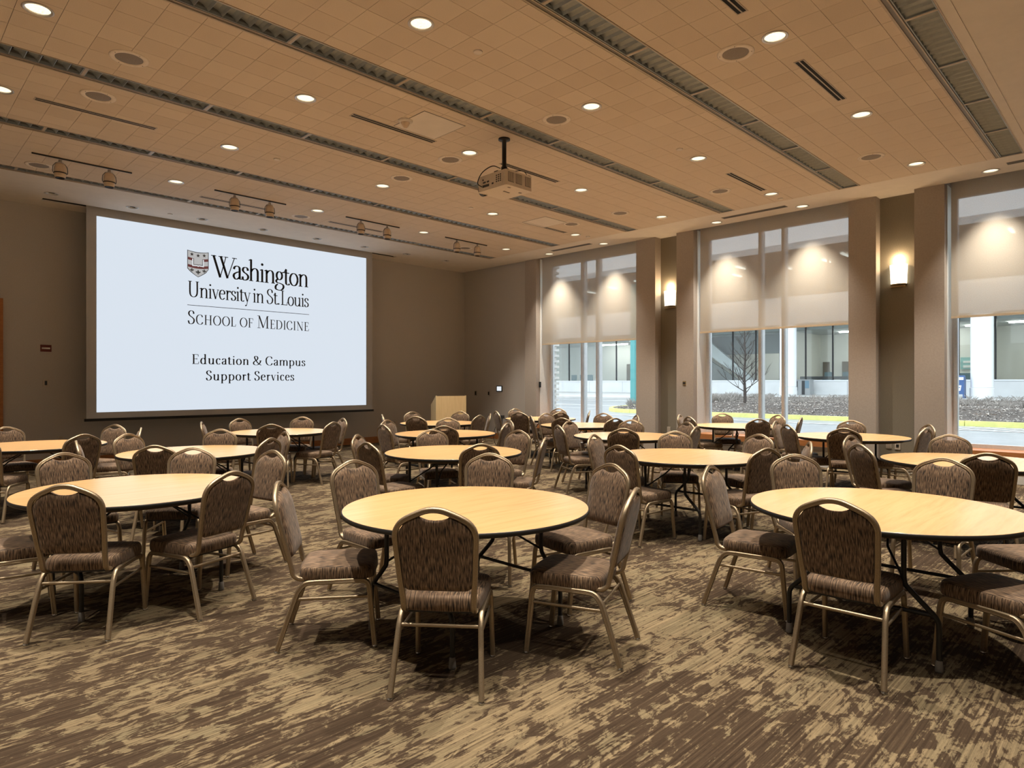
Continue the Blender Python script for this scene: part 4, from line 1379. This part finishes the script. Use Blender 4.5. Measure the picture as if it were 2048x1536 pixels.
def twig(mb, p, dv, L, r_, dep):
    pts = [Vector(p)]
    d_ = Vector(dv).normalized()
    for q in range(4):
        d_ = (d_ + Vector((rt.uniform(-.12, .12), rt.uniform(-.12, .12), .10))).normalized()
        pts.append(pts[-1] + d_ * L / 4)
    mb.tube(pts, r_, 5, (1, 0, .1), [1 - .75 * i / 4 for i in range(5)])
    if dep:
        for q in range(4):
            i = rt.choice((1, 2, 3))
            a = rt.uniform(0, 2 * PI)
            nd = (d_ * .9 + Vector((math.cos(a) * .7, math.sin(a) * .7, .35))).normalized()
            twig(mb, pts[i], nd, L * rt.uniform(.35, .6), r_ * .5, dep - 1)


for q in range(26):
    h_ = .42 + 2.7 * (q / 26)
    a = q * 2.4
    twig(brs, (0, 0, h_), (math.cos(a), math.sin(a), .45 + .5 * q / 26), 1.35 * (1 - .75 * q / 26), .022 * (1 - .6 * q / 26), 2)
brs.obj('branches', 'bark', tr_)

# pavement and far building
o = MB().add([(33, -40, gz(33) + .12), (43.2, -40, gz(43.2) + .04), (43.2, 60, gz(43.2) + .04), (33, 60, gz(33) + .12), (33, -40, 0), (33, 60, 0)], [(0, 1, 2, 3), (4, 0, 3, 5)]).obj('pavement', 'sidewalk')
tag(o, 'pale concrete pavement in front of the building opposite', 'pavement', kind='structure')
fb = thing('opposite_building', 'white building opposite with a long glazed ground floor', 'building', (43, 0, 0))
y_ = -30.0
while y_ < 60:
    MB().box((0, y_ + .01, .3), (.3, y_ + 3.35, 1.60)).obj('wall_panel', 'concrete_white', fb)
    y_ += 3.36
MB().box((-.05, -30, 1.60), (.35, 60, 1.68)).obj('window_ledge', 'column_white', fb)
y_ = 22.87 + 1.66 * 22
while y_ > -30:
    MB().box((.1, y_ - .04, 1.68), (.2, y_ + .04, 5.1)).obj('mullion', 'steel_black', fb)
    if -24 < y_ < 50:
        MB().box((.14, y_ + .04, 1.68), (.15, y_ + 1.62, 5.1)).obj('pane', 'glass', fb)
    y_ -= 1.66
MB().box((-2.6, -30, 5.1), (.3, 60, 5.35)).obj('canopy', 'inner_ceiling', fb)
MB().box((-2.7, -30, 5.1), (-2.5, 60, 6.8)).obj('fascia', 'concrete_white', fb)
y_ = -30.0
while y_ < 60:
    MB().box((-2.6, y_ + .04, 6.8), (-2.55, y_ + 2.4, 9.7)).obj('pane', 'glass', fb)
    MB().box((-2.66, y_ - .04, 6.8), (-2.5, y_ + .04, 9.7)).obj('mullion', 'steel_black', fb)
    y_ += 2.44
MB().box((-2.7, -30, 9.7), (-2.5, 60, 10.1)).obj('fascia', 'concrete_white', fb)
MB().box((6, -30, .5), (6.2, 60, 10.0)).obj('rear_wall', 'inner_wall', fb)
MB().box((.3, -30, 4.95), (6, 60, 5.1)).box((-2.5, -30, 9.7), (6, 60, 9.9)).obj('inner_ceiling', 'inner_ceiling', fb)
MB().box((.3, -30, .9), (6, 60, 1.0)).box((-2.5, -30, 6.6), (6, 60, 6.8)).obj('inner_floor', 'inner_floor', fb)
MB().box((1.0, 17.4, 1.0), (6, 17.6, 4.95)).box((1.5, 26.5, 1.0), (6, 26.7, 4.95)).box((1.5, 7.2, 1.0), (6, 7.4, 4.95)).obj('partition', 'inner_wall', fb)
for (x_, y0, y1) in ((3.2, 12.2, 15.2), (4.4, 9.0, 11.0), (2.2, 29, 31.2), (4.2, 33, 36), (3.4, 7.6, 8.2), (2.4, 3.4, 6.0), (4.5, .6, 2.8), (3, 19, 21.5)):
    MB().box((x_, y0, 4.86), (x_ + .16, y1, 4.93)).obj('strip_light', 'strip_lamp', fb)
for (x_, y_) in ((1.2, 14.0), (2.6, 15.6), (3.4, 18.5), (1.0, 20.8), (4.0, 22.5), (.8, 24.0), (2.6, 33.0), (1.4, 29.5), (3.6, 36.0), (0.5, 5.5), (1.6, 12.2), (2.5, 39)):
    MB().box((x_ - 1, y_, 9.56), (x_ + .3, y_ + .16, 9.64)).obj('strip_light', 'upper_strip_lamp', fb)
# stair flight seen behind the glass
MB().prism([(20.1, 1.55), (20.9, 1.55), (24.9, 4.35), (24.9, 4.85), (24.0, 4.75)], 0, 1.6, 1.9).obj('stair_stringer', 'concrete_white', fb)
MB().prism([(20.6, 1.0), (25.5, 1.0), (25.5, 4.2)], 0, 2.0, 2.2).obj('stair_side', 'inner_grey', fb)
MB().box((2.6, 17.8, 3.6), (2.9, 26.3, 4.95)).obj('upper_bulkhead', 'inner_grey', fb)
for (y0, y1, z1, x_) in ((16.75, 17.2, 3.0, 5.9), (15.3, 15.9, 3.0, 5.9), (33.1, 34.2, 3.2, 5.9), (31.2, 31.9, 3.4, 5.9)):
    MB().box((x_, y0, 1.0), (x_ + .08, y1, z1)).obj('inner_door', 'door_brown', fb)
for (y0, y1, z0, z1, m_) in ((13.05, 13.75, 2.5, 3.3, 'inner_dark'), (15.0, 15.12, 2.2, 2.42, 'inner_grey'), (7.75, 8.9, 2.35, 3.1, 'paper_teal'), (14.2, 14.32, 3.2, 3.36, 'inner_grey')):
    MB().box((5.88, y0, z0), (5.96, y1, z1)).obj('framed_sign', m_, fb)
MB().box((5.85, 7.9, 2.45), (5.88, 8.75, 2.6)).box((5.85, 7.9, 2.75), (5.88, 8.75, 2.88)).box((5.85, 13.15, 2.6), (5.88, 13.4, 3.2)).obj('sign_print', 'paper_white', fb)
MB().box((1.2, 12.8, 1.72), (1.9, 17.0, 1.92)).box((1.3, 16.8, 1.0), (1.8, 16.95, 1.72)).box((1.3, 12.9, 1.0), (1.8, 13.05, 1.72)).obj('counter', 'inner_dark', fb)
for (y_, x_) in ((13.8, .8), (14.9, .8), (27.3, 1), (28.1, 1), (29.0, 1.2), (34.6, 1), (35.6, 1.2), (36.4, 1)):
    c_ = MB().box((x_, y_, 1.5), (x_ + .5, y_ + .55, 1.72)).box((x_ + .42, y_, 1.72), (x_ + .5, y_ + .55, 2.2)).box((x_ + .02, y_ + .02, 1.0), (x_ + .06, y_ + .06, 1.5)).box((x_ + .44, y_ + .49, 1.0), (x_ + .48, y_ + .53, 1.5)).box((x_ + .02, y_ + .49, 1.0), (x_ + .06, y_ + .53, 1.5)).box((x_ + .44, y_ + .02, 1.0), (x_ + .48, y_ + .06, 1.5)).obj('lounge_seat', 'inner_teal', fb)
MB().box((.8, 7.5, 1.2), (1.5, 8.6, 2.05)).obj('kiosk', 'inner_teal', fb)
MB().box((.9, 1.0, 1.0), (2.0, 4.4, 2.1)).box((1.2, 1.3, 2.1), (1.5, 2.4, 2.6)).box((1.2, 3.0, 2.1), (1.6, 3.5, 3.0)).obj('display_counter', 'inner_teal', fb)
MB().box((2.2, -3, 1.0), (2.4, 2.9, 4.95)).obj('inner_partition', 'inner_grey', fb)

for k, yc in enumerate((26.2, 16.3, 6.45, -3.4)):
    c_ = thing('round_column', 'white round column on a pale base, %s' % ('left of the bare tree behind the pier', 'behind the middle window mullion', 'beside the blue mailbox', 'right of the photo')[k], 'column', (40.5, yc, gz(40.5)), group='round columns opposite')
    MB().lathe([(.49, .62), (.485, .66), (.485, 4.48)], 40).obj('shaft', 'column_white', c_)
    MB().lathe([(.52, -.05), (.52, .55), (.51, .6), (.48, .605)], 40).obj('base', 'concrete_white', c_)
tp = thing('teal_post', 'teal steel post beyond the end of the planting bed', 'post', (30, 20.5, gz(30)))
MB().box((-.14, -.14, 0), (.14, .14, 6.5)).obj('post', 'steel_teal', tp)
MB().box((-.25, -.25, -.02), (.25, .25, .03)).obj('base_plate', 'steel_teal', tp)

mx = thing('mailbox', 'blue street mailbox with a white eagle emblem on its front', 'mailbox', (40.2, 7.42, gz(40.2) + .03))
MB().box((-.30, -.42, -.02), (.40, .42, .03)).obj('pad', 'paper_white', mx)
o = MB()
prof = [(-.25, .24), (-.25, .98)] + [(-.25 + .25 - .25 * math.cos(a), .98 + .24 * math.sin(a)) for a in [PI * q / 10 for q in range(1, 10)]] + [(.25, .98), (.25, .24)]
n = len(prof)
o.add([(p[0], -.3, p[1]) for p in prof] + [(p[0], .3, p[1]) for p in prof], [(i, (i + 1) % n, n + (i + 1) % n, n + i) for i in range(n)] + [tuple(range(n)), tuple(range(2 * n - 1, n - 1, -1))])
o.obj('body', 'mail_blue', mx)
for sx_ in (-1, 1):
    for sy_ in (-1, 1):
        MB().box((.22 * sx_ - .02, .27 * sy_ - .03, .03), (.22 * sx_ + .02, .27 * sy_ + .03, .26)).obj('leg', 'mail_blue', mx)
MB().box((-.27, -.28, .98), (-.235, .28, 1.12)).obj('door', 'strobe', mx)
em = MB().prism([(.17, .42), (.20, .44), (.155, .70), (-.19, .70), (-.15, .43), (-.1, .42)], 0, -.256, -.251).obj('emblem', 'mail_white', mx)
MB().prism([(.10, .63), (.02, .64), (-.13, .61), (-.16, .60), (-.12, .57), (-.05, .545), (.08, .53), (.02, .57), (.11, .58)], 0, -.260, -.257).obj('eagle', 'mail_blue', em)

bn = thing('litter_bin', 'two compartment grey litter bin against the wall opposite', 'bin', (42.3, 16.0, gz(42.3) + .03))
MB().box((-.3, -.46, 0), (.3, .46, .95)).obj('body', 'bin_grey', bn)
MB().box((-.33, -.48, .95), (.33, .48, 1.0)).obj('lid', 'bin_grey', bn)
MB().box((-.32, .30, .3), (-.3, .42, .9)).box((-.32, -.14, .05), (-.3, .04, .92)).obj('opening', 'inner_dark', bn)
MB().box((-.325, -.40, .45), (-.3, -.16, .92)).obj('panel', 'bin_blue', bn)

bp = thing('brick_pier', 'white brick pier just outside the leftmost window', 'wall', (13.0, 11.58, 0))
for q in range(62):
    z_ = .02 + q * .075
    MB().box((0, -.0 + (.0 if q % 2 else .1), z_), (.4, .3, z_ + .065)).obj('brick', 'brick_white', bp)
MB().box((.01, .11, 0), (.39, .29, 4.66)).obj('mortar', 'concrete_white', bp)
